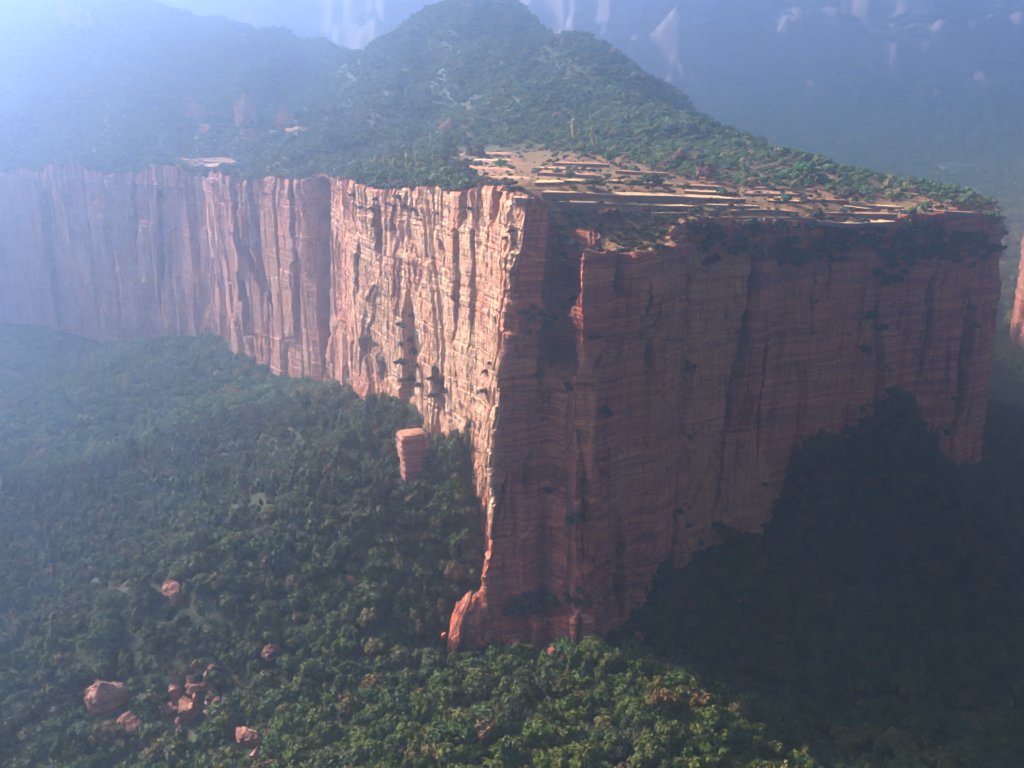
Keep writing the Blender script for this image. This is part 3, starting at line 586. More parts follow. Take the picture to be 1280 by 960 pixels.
def scatter(name, pts, scl, protos, m, label, squash=None, rnd=None):
    r = np.random.RandomState(len(name)); n = len(pts)
    V = []; F = []; pid = []; off = 0
    for i, (v, f) in enumerate(protos):
        V.append(v); F.append(f + off); off += len(v); pid += [i] * len(v)
    V.append(pts); pid += [-1] * n; V = np.vstack(V); F = np.vstack(F)
    me = mesh_np(name, V, F, m)
    tot = len(V); np0 = tot - n
    def put(nm, ty, arr, key="value"):
        a = me.attributes.new(nm, ty, 'POINT'); a.data.foreach_set(key, arr.ravel())
    put("pid", 'INT', np.array(pid, np.int32))
    pk = np.zeros(tot, np.int32); pk[np0:] = r.randint(0, len(protos), n); put("pick", 'INT', pk)
    rot = np.zeros((tot, 3), np.float32); rot[np0:, 2] = r.rand(n) * 6.28; rot[np0:, :2] = r.normal(size=(n, 2)) * 0.1; put("rot", 'FLOAT_VECTOR', rot, "vector")
    sc = np.ones((tot, 3), np.float32); sc[np0:] = scl[:, None] * (0.85 + 0.3 * r.rand(n, 3)); 
    if squash: sc[:, 2] *= squash
    put("scl", 'FLOAT_VECTOR', sc, "vector")
    g = bpy.data.node_groups.new(name, 'GeometryNodeTree')
    g.interface.new_socket("Geometry", in_out='INPUT', socket_type='NodeSocketGeometry'); g.interface.new_socket("Geometry", in_out='OUTPUT', socket_type='NodeSocketGeometry')
    gi = g.nodes.new('NodeGroupInput'); go = g.nodes.new('NodeGroupOutput'); L = g.links.new
    def named(nm, ty):
        q = g.nodes.new('GeometryNodeInputNamedAttribute'); q.data_type = ty; q.inputs[0].default_value = nm; return q.outputs[0]
    pidn = named("pid", 'INT')
    def sep(val):
        c = g.nodes.new('FunctionNodeCompare'); c.data_type = 'INT'; c.operation = 'EQUAL'; L(pidn, c.inputs[2]); c.inputs[3].default_value = val
        s = g.nodes.new('GeometryNodeSeparateGeometry'); s.domain = 'POINT'; L(gi.outputs[0], s.inputs[0]); L(c.outputs[0], s.inputs[1]); return s.outputs[0]
    g2i = g.nodes.new('GeometryNodeGeometryToInstance')
    for i in range(len(protos)): L(sep(i), g2i.inputs[0])
    iop = g.nodes.new('GeometryNodeInstanceOnPoints'); L(sep(-1), iop.inputs['Points']); L(g2i.outputs[0], iop.inputs['Instance'])
    iop.inputs['Pick Instance'].default_value = True; L(named("pick", 'INT'), iop.inputs['Instance Index'])
    L(named("rot", 'FLOAT_VECTOR'), iop.inputs['Rotation']); L(named("scl", 'FLOAT_VECTOR'), iop.inputs['Scale'])
    L(iop.outputs[0], go.inputs[0])
    o = link(name, me); md = o.modifiers.new("scatter", 'NODES'); md.node_group = g
    tag(o, label, None, None, "stuff"); return o
def lifted(T, s, k=-0.25):
    T = T.copy(); T[:, 2] += s * k + TREE_LIFT * s * 0.5; return T
scatter("valley_forest", lifted(T1[rest], s1[rest]), s1[rest], CROWNS + CONIF, M_LEAF, "dense broadleaf forest covering the valley slopes")
scatter("far_valley_forest", lifted(T2, s2), s2, CROWNS[:3], M_UPLEAF, "hazy forest at the foot of the distant walls")
scatter("mountain_forest", lifted(T3, s3), s3, CROWNS[:3], M_UPLEAF, "faint forest on the far mountain slopes")

# upland vegetation
FIELD = [(555, 186), (640, 184), (770, 196), (860, 226), (960, 236), (1140, 252), (1245, 264), (1200, 272), (1000, 288), (860, 270), (760, 290), (650, 262), (590, 245), (600, 228), (560, 212)]
hx, hy = jgrid(-2300, 330, 405, 2100, 5.6)
ok = inpoly(hx, hy, poly_out); hx, hy = hx[ok], hy[ok]; hz = high(hx, hy); hpx, hpy, hdp = project(hx, hy, hz)
okv = (hpx > -50) & (hpx < 1330) & (hpy > -60)
infield = inpoly(hpx, hpy, FIELD)
keep = okv & (~infield | (rng.rand(len(hx)) < 0.05)) & (hy > 470 + 0 * hx)
keep &= ~((hpx > 560) & (hpy > 182) & (rng.rand(len(hx)) < 0.25))
keep &= (fbm(hx / 35, hy / 35, 3, 15) < 0.5) | (rng.rand(len(hx)) < 0.3)
TH = np.c_[hx, hy, hz][keep]; sh = (1.9 + 1.9 * rng.rand(len(TH))**1.4) * np.where(TH[:, 1] > 700, 1.15, 0.85)
print("hill trees", len(TH))
scatter("hill_wood", lifted(TH, sh), sh, CROWNS, M_UPLEAF, "scrubby wood covering the hills behind the plateau")
# low scrub along rim and on the shoulder
lx, ly = jgrid(-330, 300, 398, 760, 2.6)
ok = inpoly(lx, ly, poly_out); lx, ly = lx[ok], ly[ok]; lz = high(lx, ly); lpx, lpy, _ = project(lx, ly, lz)
shoulder = inpoly(lpx, lpy, [(690, 262), (760, 268), (870, 262), (880, 290), (860, 300), (800, 320), (720, 318), (700, 300)])
rimband = ~inpoly(lx, ly, [tuple(p) for p in np.c_[bx - nx_ * 15, by - ny_ * 15][::6]] + [(420, 3000), (-2600, 3000), (-2600, 1700)])
leftrim = (lpx < 640) & inpoly(lpx, lpy, [(420, 200), (560, 205), (640, 236), (640, 250), (420, 250)])
pr = np.where(shoulder, 0.92, np.where(rimband, 0.6, np.where(leftrim, 0.7, np.where(lpx < 650, 0.3, 0.15))))
pr = np.where((lpx > 640) & (lpx < 700) & (lpy > 225), 0.12, pr)
keep = (rng.rand(len(lx)) < pr) & ((lpx > 690) | rimband | leftrim | (rng.rand(len(lx)) < 0.4))
keep &= (fbm(lx / 12, ly / 12, 3, 71) < 0.3) | shoulder
TL = np.c_[lx, ly, lz][keep]; sl = 0.7 + 1.7 * rng.rand(len(TL))**1.8 + np.where((TL[:, 0] < -20), 1.3, 0)
scatter("plateau_scrub", lifted(TL, sl, -0.1), sl, SHRUBS, M_SHRUB, "low scrub and dry bushes along the plateau rim")

# individual trees
EMPT = {}
crown_me = [mesh_np("crown", v + np.array([0, 0, TREE_LIFT]), f, M_LEAF) for v, f in CROWNS]
trunk_me = [mesh_np("trunk", *trunk_geo(i), M_BARK) for i in range(3)]
def make_tree(name, loc, s, rz, cme, tme, label, cat, group=None):
    e = bpy.data.objects.new(name, None); COL.objects.link(e); e.location = loc; e.rotation_euler = (0, 0, rz); e.scale = s if isinstance(s, tuple) else (s, s, s)
    e.empty_display_size = 0.2
    tag(e, label, cat, group)
    link("crown", cme, e); link("trunk", tme, e); return e
for k, i in enumerate(solo):
    px, py, _ = project(T1[i, 0], T1[i, 1], T1[i, 2] + 3)
    if px < 330: lab, gr = "bluish green tree in the shaded forest along the photo's lower left edge", "trees at the lower left of the valley"
    elif px < 640: lab, gr = "sunlit olive green tree on the near slope below and left of the prow", "sunlit trees below the prow"
    elif px < 900: lab, gr = "half-lit round tree at the edge of the mesa's shadow below the prow", "trees at the shadow's edge"
    else: lab, gr = "dark tree deep in the mesa's shadow at lower right", "trees in the dark hollow"
    sz = s1[i]
    make_tree("broadleaf_tree", (T1[i, 0], T1[i, 1], T1[i, 2] - 0.15 * sz), (sz * (0.9 + 0.2 * rng.rand()), sz * (0.9 + 0.2 * rng.rand()), sz * (0.85 + 0.3 * rng.rand())), rng.rand() * 6.28, crown_me[k % 6], trunk_me[k % 3], lab, "tree", gr)
# noted trees on the upland
def special(px, py, wpx, m, label, name="broadleaf_tree", tall=1.0, kind=0, group=None):
    x, y, z, dep = cast(px, py, high, 405, 2100); r = wpx / 2 * dep / FPX
    v, f = (CROWNS if kind == 0 else CONIF)[(int(px) + int(py)) % (6 if kind == 0 else 2)]
    cm = mesh_np("crown", v + np.array([0, 0, TREE_LIFT]), f, m)
    return make_tree(name, (x, y, z - 0.1 * r), (r, r, r * tall), px * 0.37, cm, trunk_me[int(px) % 3], label, "tree", group)
special(760, 274, 26, M_RED, "red-leaved bush in the scrub of the rim shoulder, reddest plant on the plateau", "red_bush", 0.6)
special(1006, 226, 28, M_BRIGHT, "bright green round tree on the ridge slope, brightest crown on the plateau", tall=0.85)
special(637, 236, 22, M_SHRUB, "lone dark flat-topped tree at the plateau's left rim", tall=0.7)
special(625, 212, 20, M_BRIGHT, "light green bushy tree beside the upper left field", tall=0.8)
special(764, 206, 24, M_BRIGHT, "green tree at the right end of the highest straw terraces", tall=0.8)
special(740, 193, 12, M_YELLOW, "yellow-green slender poplar, right one of two above the terraces", "poplar_tree", 2.2, 1)
special(716, 184, 12, M_YELLOW, "yellow-green slender poplar, left one of two above the terraces", "poplar_tree", 2.2, 1)
special(849, 208, 20, M_RUSSET, "russet tree nearer the terraces, larger of the two russet trees", tall=1.1)
special(882, 228, 26, M_RUSSET, "pale brown leafless-looking tree behind the middle terraces", tall=1.0)
special(833, 212, 14, M_RUSSET, "small russet tree left of the larger russet one", tall=1.0)
special(1058, 254, 30, M_OLIVE, "wide brownish tree above the right terraces", tall=0.8)
special(815, 238, 34, M_SHRUB, "wide dark green tree behind the long straw terrace", tall=0.8)
special(742, 236, 30, M_SHRUB, "low spreading green tree left of the wide dark one, behind the long terrace", tall=0.6)
special(790, 238, 26, M_OLIVE, "olive bush-like tree between the two green trees behind the long terrace", tall=0.6)
for k in range(11):
    special(462 + k * 6.2 + (k * 7 % 5), 208 + (k * 5 % 9), 9 + (k * 3 % 6), M_YELLOW, "yellow-leaved poplar in the pale grove above the left cliff face", "poplar_tree", 1.0 + 0.15 * (k % 4), k % 2, "yellow poplar grove")
for k, (px, py) in enumerate([(545, 232), (556, 225), (570, 232), (582, 238), (530, 224), (512, 226), (494, 230), (478, 232), (460, 224), (447, 222)]):
    special(px, py, 20, M_UPLEAF, "green tree crowding the rim above the sunlit left face", "broadleaf_tree", 0.9, 0, "trees along the left rim")

# ------------------------------------------------------------ shrubs on the faces
M_SCRUB2 = leaf_material('mixed_scrub_foliage', [(0, (0.05, 0.075, 0.02)), (0.5, (0.09, 0.10, 0.03)), (0.75, (0.15, 0.11, 0.04)), (1, (0.22, 0.10, 0.05))], (0.14, 0.10, 0.045))
bpy.data.objects['plateau_scrub'].data.materials[0] = M_SCRUB2
shrub_me = [mesh_np("rock_shrub", v, f, M_SHRUB) for v, f in SHRUBS]
def on_face(px, py, sd):
    k = {'F': 0, 'L': 1, 'R': 2}[sd]; cols = np.nonzero(side == k)[0]; a, b = cols[0], cols[-1] + 1
    q = (WPX[:, a:b] - px)**2 + (WPY[:, a:b] - py)**2; near = q < 9
    if near.any(): q = np.where(near, WDEP[:, a:b] * 1.0, 1e9)
    j = np.unravel_index(np.argmin(q), q.shape)
    return WX[j[0], a + j[1]], WY[j[0], a + j[1]], WZ[j[0], a + j[1]], WDEP[j[0], a + j[1]], nx_[a + j[1]], ny_[a + j[1]]
def shrub(px, py, wpx, sd, label, group=None, hk=1.0):
    x, y, z, dep, nx, ny = on_face(px, py, sd); r = wpx / 2 * dep / FPX * 1.28
    i = int(px * 7 + py) % 4
    o = link("rock_shrub", shrub_me[i]); o.location = (x + nx * r * 0.25, y + ny * r * 0.25, z - r * 0.55 * hk); o.scale = (r, r, r * hk * 1.1); o.rotation_euler = (0.1, 0.1, px)
    return tag(o, label, "shrub", group)
shrub(898, 659, 19, 'R', "round dark shrub standing out alone on the orange part of the shaded face")
shrub(606, 490, 18, 'L', "green shrub on the lit face, largest of the three near the prow edge")
shrub(606, 466, 10, 'L', "green shrub in the middle of the three on the lit face near the prow", hk=1.5)
shrub(610, 454, 7, 'L', "small topmost shrub of the three on the lit face near the prow")
shrub(757, 517, 17, 'R', "tall dark shrub filling a vertical crack in the middle of the shaded face", hk=1.9)
shrub(711, 485, 15, 'R', "shrub below the crack left of the tall crack-filling shrub", hk=1.2)
shrub(686, 615, 9, 'R', "slim dark shrub low in a crack near the prow", hk=1.9)
shrub(716, 648, 22, 'R', "bushy shrub on top of the rock flake in the shaded face")
shrub(603, 643, 7, 'L', "tiny shrub low on the lit strip of the prow")
shrub(1088, 395, 15, 'R', "dark shrub at the top of the straggling group on the right face", hk=1.4)
shrub(1103, 412, 13, 'R', "dark shrub at the lower right of the straggling group on the right face", hk=1.6)
shrub(1076, 436, 18, 'R', "wide dark shrub at the bottom of the straggling group on the right face")
for px, py, w, h in [(702, 300, 9, 1.5), (706, 318, 10, 1.5), (709, 340, 11, 1.5), (712, 358, 11, 1.3), (716, 372, 10, 1.2), (704, 332, 8, 1.5), (700, 352, 8, 1.5), (714, 345, 8, 1.2), (705, 384, 7, 1.2)]:
    shrub(px, py, w, 'R', "dark shrub packed in the big notch beside the prow tower", "shrubs in the notch beside the prow", h)
for px, py, w, h in [(655, 392, 14, 1), (664, 400, 16, 1), (674, 394, 15, 1.1), (684, 405, 15, 1), (660, 414, 14, 0.8), (676, 416, 16, 0.8), (692, 398, 13, 1), (668, 385, 12, 1), (700, 412, 12, 1), (648, 425, 12, 0.8)]:
    shrub(px, py, w, 'R', "olive shrub on the ledge high on the prow tower", "shrubs on the prow tower's ledge", h)
for px, py, w, h in [(645, 752, 20, 1), (660, 745, 22, 1.2), (672, 758, 20, 1), (690, 750, 24, 1.1), (705, 745, 20, 1.2), (718, 752, 18, 1), (638, 765, 16, 1), (735, 752, 16, 1), (680, 742, 18, 1), (652, 765, 16, 1), (725, 740, 15, 1)]:
    shrub(px, py, w, 'R', "bushy shrub on the wide ledge at the foot of the prow", "shrubs on the foot ledge", h)
fc = [(868, 460, 7, 1.5), (862, 548, 8, 1.3), (850, 640, 9, 1.5), (864, 658, 9, 1.2), (858, 630, 6, 1), (955, 608, 8, 1), (968, 640, 8, 1), (982, 626, 10, 1.1), (953, 658, 6, 1.6), (928, 676, 8, 1.3), (912, 688, 6, 1), (905, 562, 3, 1), (902, 600, 4, 1), (1066, 540, 6, 1), (1028, 600, 7, 1),
      (930, 685, 6, 1), (1022, 580, 10, 1), (1012, 572, 12, 1), (845, 715, 10, 1.3), (838, 700, 8, 1.4), (850, 732, 12, 1), (797, 720, 5, 1), (799, 755, 5, 1.2), (789, 655, 4, 1.5), (730, 600, 6, 2), (724, 690, 7, 2), (745, 700, 6, 2), (672, 470, 8, .8), (755, 575, 6, 1), (1018, 415, 6, 1), (1062, 420, 5, 1), (1150, 420, 6, 1.4),
      (1162, 400, 7, 1.5), (1212, 385, 10, 1.4), (1218, 410, 12, 1.2), (1208, 400, 9, 1.3), (1192, 500, 8, 1.6), (1185, 540, 9, 1.6), (992, 652, 12, 1.2), (1000, 628, 12, 1.2), (995, 600, 11, 1.2), (1006, 585, 10, 1), (985, 668, 12, 1), (1022, 377, 8, 1), (1108, 460, 6, 1.3)]
for px, py, w, h in fc:
    shrub(px, py, w, 'R', "small dark shrub rooted in a joint or ledge of the shaded face", "shrubs scattered over the shaded face", h)
rr = np.random.RandomState(3)
for k in range(46):   # scrub standing on the shoulder of the second buttress and its edge
    px = 708 + rr.rand() * 150; py = (306 + rr.rand() * 10) if k % 2 else 276 + rr.rand() * 36
    x, y, z, dep = cast(px, py, high, 375, 520); r = (3 + 5 * rr.rand()) * dep / FPX
    o = link("rim_shrub", mesh_np("rim_shrub", *SHRUBS[k % 4], [M_SHRUB, M_SCRUB2][k % 2]) if k < 8 else bpy.data.meshes["rim_shrub"] if k % 8 == 0 else bpy.data.meshes["rim_shrub.%03d" % (k % 8)]); o.location = (x, y, z - 0.1 * r); o.scale = (r, r, r * 1.1); o.rotation_euler = (0, 0, px)
    tag(o, "low green or rusty shrub on the sloping shoulder beside the prow's notch", "shrub", "shrubs on the rim shoulder")
for k in range(95):
    px = 865 + rr.rand() * 375; py = 278 + rr.rand()**1.6 * 42 + (rr.rand() < 0.15) * 15
    if px > 1170: py += 12
    shrub(px, py, 9 + rr.rand() * 11, 'R', "dark shrub hanging just under the rim of the shaded face", "shrubs under the right rim", 0.9 + 0.5 * rr.rand())
for cx, cy, rx, ry, n in [(1125, 318, 32, 22, 22), (1000, 325, 20, 12, 9), (1180, 310, 30, 20, 12), (1220, 300, 22, 22, 10), (1110, 352, 14, 6, 4), (985, 312, 14, 10, 5), (1040, 300, 20, 10, 6)]:
    for k in range(n):
        shrub(cx + rr.normal() * rx * 0.5, cy + rr.normal() * ry * 0.5, 10 + rr.rand() * 9, 'R', "dark shrub in the green patches of the upper right face", "shrubs in the upper right patches", 1)
for px, py, w, h in [(513, 395, 10, 1), (503, 408, 12, 1), (510, 422, 13, 1), (500, 430, 10, 1), (516, 440, 13, 1.1), (508, 455, 14, 1), (520, 458, 12, 1), (514, 472, 14, 1), (523, 482, 12, 1), (505, 478, 12, 1), (542, 462, 12, 1.3), (550, 478, 14, 1), (556, 490, 12, 1), (545, 495, 12, 1), (538, 475, 9, 1)]:
    shrub(px, py, w, 'L', "green shrub climbing the recess in the sunlit left face", "shrubs in the left face's recess", h)
for px, py, w in [(585, 262, 9), (640, 290, 8), (632, 300, 9), (640, 305, 8), (462, 262, 9), (452, 262, 8), (486, 258, 10), (505, 260, 10), (524, 276, 7), (545, 268, 7), (498, 248, 12), (515, 262, 9), (440, 246, 8), (470, 250, 9)]:
    shrub(px, py, w, 'L', "shrub clinging near the top of the sunlit left face", "shrubs near the left rim", 1)

# ------------------------------------------------------------ rocks
def rock_geo(seed, sx, sy, sz, cuts=11, rough=0.05, strat=0.03):
    r = np.random.RandomState(seed); v, f = ICO3.copy(), ICOF3; v = v * 1.35
    for _ in range(cuts):
        n = r.normal(size=3); n /= np.linalg.norm(n); d = 0.62 + 0.28 * r.rand(); h = v @ n - d; v = v - np.maximum(h, 0)[:, None] * n
    v = v * (1 + rough * vn3(*(v.T * 3.1 + 9), seed)[:, None] + rough * 0.6 * vn3(*(v.T * 8 + 3), seed + 1)[:, None] + rough * 0.4 * vn3(*(v.T * 17 + 3), seed + 2)[:, None]); v *= (1 + strat * (h3(np.floor(v[:, 2] * 7 + 3), 0, 0, seed) - 0.5))[:, None]
    return v * np.array([sx, sy, sz]), f
def add_rock(name, loc, geo, label, rot=(0, 0, 0), group=None, m=M_BOULDER, pale=0.1, cat="rock"):
    me = mesh_np(name, geo[0], geo[1], m); fattr(me, "pale", np.full(len(me.vertices), pale)); o = link(name, me); o.location = loc; o.rotation_euler = rot
    return tag(o, label, cat, group)
for i, (px, py, wpx, hpx, x, y, z, dep, lab, tl) in enumerate(bould):
    w = wpx / 2 * dep / FPX; h = hpx / 2 * dep / FPX
    add_rock("boulder", (x, y + w * 0.3, z + h * 0.55), rock_geo(200 + i, w * 1.12, w * 0.95, h * 1.12, 9, 0.09, 0.05), lab, (0.15, tl, i * 0.7), pale=0.05 + 0.3 * (i % 3 == 0), cat="boulder")
rb = np.random.RandomState(12)
for k_ in range(16):
    px, py = 212 + rb.rand() * 62, 840 + rb.rand() * 72; x, y, z, dep = cast(px, py, terr); q = (2 + 3.5 * rb.rand()) * dep / FPX
    add_rock("boulder", (x, y, z + 3 + q * 0.5), rock_geo(600 + k_, q * 1.2, q, q), "small broken stone in the rubble of the boulder gully", (0.2, 0.3, k_), "stones in the boulder gully", cat="boulder")
# red rock pillar on the spur
def block_rock(name, x0, y0, prof, label, rz, seed, m=M_CLIFF, pale=0.0, lean=0.0):
    """stack of squarish rings with ledges: prof = [(z, half width x, half depth y)]"""
    n = 44; V = []; zs = []; r = np.random.RandomState(seed); P = np.array(prof, float); Zp = np.arange(P[0, 0], P[-1, 0], 0.45)
    for z in Zp:
        a = np.interp(z, P[:, 0], P[:, 1]); b = np.interp(z, P[:, 0], P[:, 2])
        th = np.linspace(0, 2 * math.pi, n, endpoint=False); c, s = np.cos(th), np.sin(th); q = 1 / np.maximum(np.abs(c), np.abs(s)) ; q = q * 0.82 + 0.18
        lay = 1 + 0.10 * (h3(np.floor(z / 1.3 + seed), 0, 0, seed) - 0.5)
        nx = 1 + 0.10 * fbm(th * 1.6 + seed, np.full(n, z / 6), 3, seed)
        V.append(np.stack([c * q * a * lay * nx + lean * (z - P[0, 0]), s * q * b * lay * nx, np.full(n, z)], -1))
    Vt = np.array(V); last = Vt[-1].copy()
    for k in (0.8, 0.45, 0.05): q = last.copy(); q[:, :2] = (q[:, :2] - last[:, :2].mean(0)) * k + last[:, :2].mean(0); q[:, 2] += 0.5 * (1 - k) + 0.3 * fbm(q[:, 0], q[:, 1], 2, seed); Vt = np.concatenate([Vt, q[None]])
    R = len(Vt); Fq = []
    i = np.arange(n); 
    for j in range(R - 1): Fq.append(np.stack([j * n + i, j * n + (i + 1) % n, (j + 1) * n + (i + 1) % n, (j + 1) * n + i], -1))
    return add_rock(name, (x0, y0, 0), (Vt.reshape(-1, 3), np.vstack(Fq)), label, (0, 0, rz), None, m, pale, "rock pillar" if "pillar" in name else "rock")
x, y, z, dep = PILLAR; u = dep / FPX
block_rock("rock_pillar", x, y, [(z - 5, 5.6, 5), (z + 6 * u, 5.7, 5), (z + 31 * u, 6.1, 5), (z + 34 * u, 6.8, 5.6), (z + 60 * u, 7.0, 5.8), (z + 64 * u, 6.2, 5.2)], "square red rock pillar with an overhanging top standing among trees left of the prow", 0.35, 5, m=M_BOULDER, pale=0.0)
x, y, z, dep = cast(572, 800, terr); y = 399; x = -22
def spike(name, base, tops, label, seed, pale=0.0):
    """leaning pointed slab made from a closed outline in the x-z plane with depth"""
    pass
zb = at(575, 800, 397)[2]
for (px0, wpx, rowt, D, rot, lab, sd) in [(573, 9, 750, 397, (0.1, 0.28, 0.5), "pointed red slab at the very foot of the prow, leftmost of the leaning pair", 31), (591, 16, 738, 401, (0.05, 0.12, 0.9), "leaning red slab between the leftmost pointed slab and the prow", 36),
                                         (565, 5, 786, 396, (0, 0.4, 0.2), "small pointed stone leaning at the left end of the prow's foot", 33)]:
    bx0, _, bz = at(px0, 815, D); tz = at(px0, rowt, D)[2]; u = (D * CP + 250 * SP) / FPX; H = (tz - bz) / 2
    v, f = rock_geo(sd, wpx * 0.9 * u, 5, H * 1.12, 13, 0.10, 0.07); q = np.clip((v[:, 2] / H + 1) / 2, 0, 1.2); v[:, 0] *= 1.2 - 0.35 * q**2; v[:, 1] *= 1.1 - 0.3 * q
    add_rock("rock_slab", (bx0, D, (bz + tz) / 2), (v, f), lab, rot, m=M_CLIFF, pale=0.12)
bx0, _, bz = at(671, 838, 398); tz = at(671, 772, 398)[2]; u = (398 * CP + 250 * SP) / FPX
block_rock("rock_pillar", bx0, 399, [(bz - 4, 7 * u, 3.4), (tz - 3, 8 * u, 3.6), (tz, 7 * u, 3)], "short lit rock pillar standing at the bottom of the prow's ledge", 0.5, 41)
x, y, z, dep = cast(797, 795, terr); add_rock("boulder", (x, y - 4, z + 2), rock_geo(251, 2.4, 2.2, 2.6), "reddish boulder at the foot of the shaded face's first buttress", cat="boulder")
x, y, z, dep = cast(922, 760, terr); add_rock("boulder", (x, y, z + 4), rock_geo(252, 1.8, 1.5, 1.3), "faint boulder in the dark wood under the shaded face", cat="boulder")
x, y, z, dep = cast(1256, 892, terr); add_rock("boulder", (x, y, z + 4.5), rock_geo(253, 4, 2.5, 2.0), "dim boulder in the dark wood near the photo's lower right corner", cat="boulder")
# crags on the left hill
for i, (px, py, wpx, hpx, lab) in enumerate([(311, 148, 26, 34, "tall pale crag high on the hazy left hill"), (316, 176, 20, 12, "low pale crag just beneath the tall one on the left hill"), (252, 150, 22, 26, "pale crag on the left hill, furthest left of the row"), (258, 168, 16, 12, "small ledge of rock under the furthest left crag"),
        (358, 152, 16, 26, "slanting crag on the right side of the left hill"), (374, 165, 30, 7, "thin flat rock band beside the slanting crag"), (285, 203, 54, 8, "wide banded outcrop right above the hazy cliff rim"), (240, 206, 34, 8, "banded outcrop left of the wide one above the hazy rim"), (558, 160, 14, 10, "small pale outcrop on the main hill's lower left slope"), (92, 24, 26, 20, "pale crag on the far left hilltop in the haze")]):
    x, y, z, dep = cast(px, py + hpx * 0.3, high, 405, 2400); w = wpx / 2 * dep / FPX; h = hpx / 2 * dep / FPX
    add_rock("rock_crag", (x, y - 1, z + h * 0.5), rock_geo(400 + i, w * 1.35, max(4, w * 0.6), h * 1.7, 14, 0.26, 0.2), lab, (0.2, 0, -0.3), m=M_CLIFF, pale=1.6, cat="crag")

# ------------------------------------------------------------ terraces
def terrace(front, depth, hwall, m, label, edge=True):
    depth = depth * 0.68
    pts = []
    for (px, py) in front:
        x, y, z, dep = cast(px, py + hwall, high, 405, 900); pts.append((x, y, z, dep))
    P = np.array([(p[0], p[1]) for p in pts]); dep = np.mean([p[3] for p in pts]); hw = hwall * dep / FPX * 1.03
    zt_ = np.mean([p[2] for p in pts]) + hw
    ztop = np.array([p[2] + hw for p in pts])
    n = 60; t = np.linspace(0, 1, n); tt = np.linspace(0, 1, len(P)); x = np.interp(t, tt, P[:, 0]); y = np.interp(t, tt, P[:, 1]); zz = np.interp(t, tt, ztop)
    x = x + 0.5 * fbm(t * 9, 0 * t, 2, int(front[0][0])); y = y + 0.9 * fbm(t * 7, 0 * t + 3, 3, int(front[0][0]))
    zz = smooth1(zz, t, 0.2)
    taper = np.clip(np.minimum(t, 1 - t) * 8, 0.1, 1)
    rows = []
    for q, (dy, dz) in enumerate(((0.35, 0), (depth * 0.33, 0.05), (depth * 0.66, 0.12), (depth, 0.15), (depth + 0.6, -2.5))):
        rows.append(np.stack([x, y + dy * taper, zz + dz + 0.12 * fbm(t * 30, 0 * t + q, 2, 5)], -1))
    V = np.array(rows); f = link("terrace_field", mesh_np("terrace_field", V.reshape(-1, 3), gridF(n, len(rows)), m))
    tag(f, label + " field", None, None, "structure")
    # wall: stones with uneven face
    wr = []; nz = 7
    for j in range(nz):
        zf = j / (nz - 1); off = -0.15 * (1 - zf) + 0.16 * (h3(np.floor(t * 90 + j * 7.7), j, 0, 4) - 0.5)
        wr.append(np.stack([x, y + off, zz - (hw + 1.2) * (1 - zf) + (0.10 if j == nz - 1 else 0)], -1))
    wr.append(np.stack([x, y + 0.6 * taper, zz + 0.10], -1)); wr.append(np.stack([x, y + 0.6 * taper, zz - hw - 1.2], -1))
    V = np.array(wr); w = link("terrace_wall", mesh_np("terrace_wall", V.reshape(-1, 3), gridF(n, len(wr)), M_STONEWALL))
    tag(w, "dry stone wall holding the " + label, "terrace wall")
T_ = [([(676, 241), (700, 241), (760, 242), (850, 247), (932, 249)], 15, 6, M_STRAW, "longest straw terrace across the plateau"), ([(695, 253), (760, 254), (820, 258), (872, 258)], 9, 6, M_STRAW, "second straw terrace below the longest one"),
      ([(812, 267), (863, 266)], 4, 3, M_STRAW, "short straw strip in front of the shoulder scrub"), ([(668, 229), (704, 228)], 14, 3, M_STRAW, "small terrace above the left end of the longest one"),
      ([(672, 216), (715, 218), (752, 220)], 16, 4, M_SOIL, "pinkish terrace at mid left"), ([(690, 204), (725, 205), (762, 206)], 12, 3, M_SOIL, "highest pale terrace below the wood"),
      ([(668, 210), (700, 211), (748, 212)], 8, 2, M_STRAW, "narrow terrace under the highest one"), ([(930, 242), (1000, 243)], 14, 3, M_SOIL, "reddish terrace left of the bright green tree"),
      ([(961, 251), (1003, 252)], 8, 3, M_STRAW, "short terrace below the bright green tree"), ([(912, 264), (955, 262), (998, 265)], 9, 5, M_SOIL, "reddish terrace with a dark bank, right of centre"),
      ([(898, 272), (960, 272), (1020, 273)], 6, 3, M_SOIL, "red-soil terrace nearest the shaded rim"), ([(1020, 276), (1060, 280), (1120, 277)], 14, 2, M_STRAW, "bright straw terrace at the rim of the shaded face"),
      ([(1012, 266), (1060, 267), (1122, 268)], 8, 4, M_SOIL, "terrace with a scrubby bank behind the bright rim terrace"), ([(1054, 258), (1092, 262)], 6, 3, M_STRAW, "tiny terrace under the wide brownish tree"),
      ([(1137, 259), (1180, 264), (1226, 267)], 6, 2, M_SOIL, "farthest right terrace near the mesa's end"), ([(570, 210), (605, 211), (645, 214)], 18, 3, M_SOIL, "brown terrace at the far left of the fields"), ([(572, 193), (640, 192)], 14, 2, M_SOIL, "faint upper left terrace under the hill")]
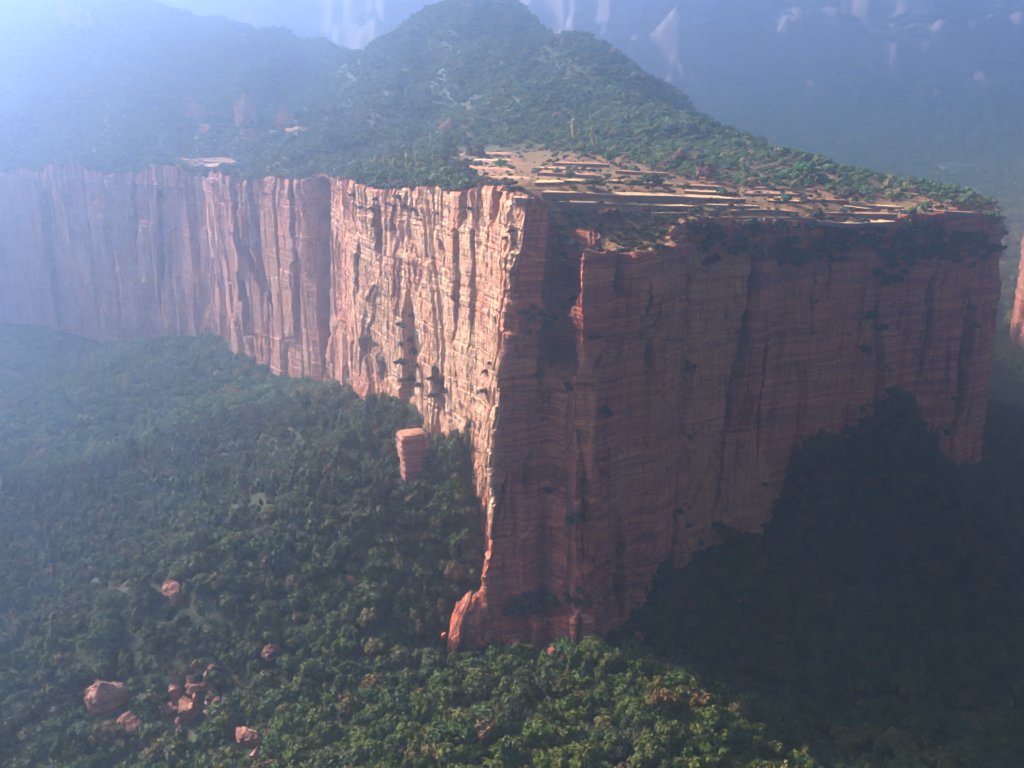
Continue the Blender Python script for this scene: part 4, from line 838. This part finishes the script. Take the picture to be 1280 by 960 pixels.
T_ += [([(a, r), ((a + b) / 2, r + dr * 0.6), (b, r + dr)], dp, hw, M_SOIL if k % 2 else M_STRAW, lab) for k, (a, b, r, dr, dp, hw, lab) in enumerate([
  (590, 640, 200, 1, 9, 3, "short terrace left of the highest pale terrace"), (600, 662, 222, 1, 10, 3, "terrace behind the lone dark flat-topped tree"), (705, 745, 226, 1, 10, 3, "strip beside the small terrace above the longest one"),
  (770, 835, 214, 3, 10, 3, "terrace at the foot of the wood near the small russet tree"), (760, 840, 226, 4, 9, 3, "terrace crossing under the wide dark green tree"), (845, 905, 231, 3, 10, 3, "upper terrace under the larger russet tree"),
  (855, 925, 239, 3, 8, 3, "lower terrace under the larger russet tree"), (940, 990, 235, 1, 9, 2, "uppermost terrace below the ridge slope"), (880, 950, 256, 2, 8, 4, "terrace just right of the longest one's end"),
  (1005, 1060, 249, 2, 8, 3, "terrace on the slope right of the bright green tree"), (1070, 1130, 257, 2, 7, 3, "narrow terrace leading to the mesa's end"), (735, 812, 263, 2, 4, 3, "thin terrace in the shoulder scrub"), (640, 668, 247, 1, 6, 3, "tiny terrace on top of the prow tower")])]
for t in T_: terrace(*t)
for k_, (px, py, w_) in enumerate([(612, 806, 12), (624, 812, 9), (601, 812, 8), (640, 816, 13), (655, 822, 8), (690, 826, 12), (706, 830, 8), (555, 800, 6)]):
    x, y, z, dep = cast(px, py, terr, 330, 397); q = w_ / 2 * dep / FPX
    add_rock("boulder", (x, y - 1, z + q * 1.3 + 1.5), rock_geo(500 + k_, q * 1.3, q * 1.1, q * 1.5), "broken red block in the rubble at the prow's foot", (0.2, 0.3, k_), "broken blocks at the prow's foot", m=M_CLIFF, cat="boulder")
# far valley fields
for px, py, w, lab in [(1200, 213, 60, "faint reddish field on the far valley slope"), (1110, 236, 40, "pale field in the far valley beyond the ridge"), (1190, 244, 70, "lower pale field in the far valley")]:
    x, y, z, dep = cast(px, py, terr, 600, 2900, 2); hw = w / 2 * dep / FPX; gx = np.linspace(-hw, hw, 16); gy = np.linspace(-35, 35, 10); A, B = np.meshgrid(gx, gy); A = A * (1 - 0.3 * np.abs(B / 35)**2) + 6 * fbm(A / 20, B / 20, 2, 3)
    V = np.stack([x + A, y + B, terr(x + A, y + B) + 9 + 0 * A], -1); V[0, :, 2] -= 14; V[-1, :, 2] -= 14; V[:, 0, 2] -= 14; V[:, -1, 2] -= 14
    tag(link("terrace_field", mesh_np("far_field", V.reshape(-1, 3), gridF(16, 10), M_HIGH)), lab, None, None, "structure")
# dirt path at shadow's edge
pp = [cast(px, py, terr) for px, py in [(812, 880), (822, 874), (833, 868), (842, 860)]]
V = []
for x, y, z, d in pp: V += [(x - 0.2, y - 1.0, z + 0.5), (x + 0.2, y + 1.0, z + 0.8)]
V = np.array(V); V[:, 2] = terr(V[:, 0], V[:, 1]) + 0.7
tag(link("path", mesh_np("path", V, [(0, 2, 3, 1), (2, 4, 5, 3), (4, 6, 7, 5)], M_SOIL)), "short dirt path in a clearing", None, None, "structure")

# ------------------------------------------------------------ haze
hz0, hz1 = float(min(Z.min(), -60)) - 1.5, float(max(Z.max(), Z2.max())) + 12
x0, x1, y0, y1 = -6510, 6510, -710, 7010
V = [(x0, y0, hz0), (x1, y0, hz0), (x1, y1, hz0), (x0, y1, hz0), (x0, y0, hz1), (x1, y0, hz1), (x1, y1, hz1), (x0, y1, hz1)]
hm = bpy.data.materials.new("haze"); hm.use_nodes = True; n = hm.node_tree; n.nodes.clear()
ho = n.nodes.new("ShaderNodeOutputMaterial"); pv = n.nodes.new("ShaderNodeVolumePrincipled")
pv.inputs["Color"].default_value = HAZE_COLOR; pv.inputs["Density"].default_value = HAZE_DENSITY; pv.inputs["Anisotropy"].default_value = HAZE_G
n.links.new(pv.outputs[0], ho.inputs["Volume"])
hz = link("haze", mesh_np("haze", V, [(0, 3, 2, 1), (4, 5, 6, 7), (0, 1, 5, 4), (1, 2, 6, 5), (2, 3, 7, 6), (3, 0, 4, 7)], hm))
tag(hz, "pale blue morning haze filling the valley", None, None, "stuff")
print("haze", hz0, hz1)
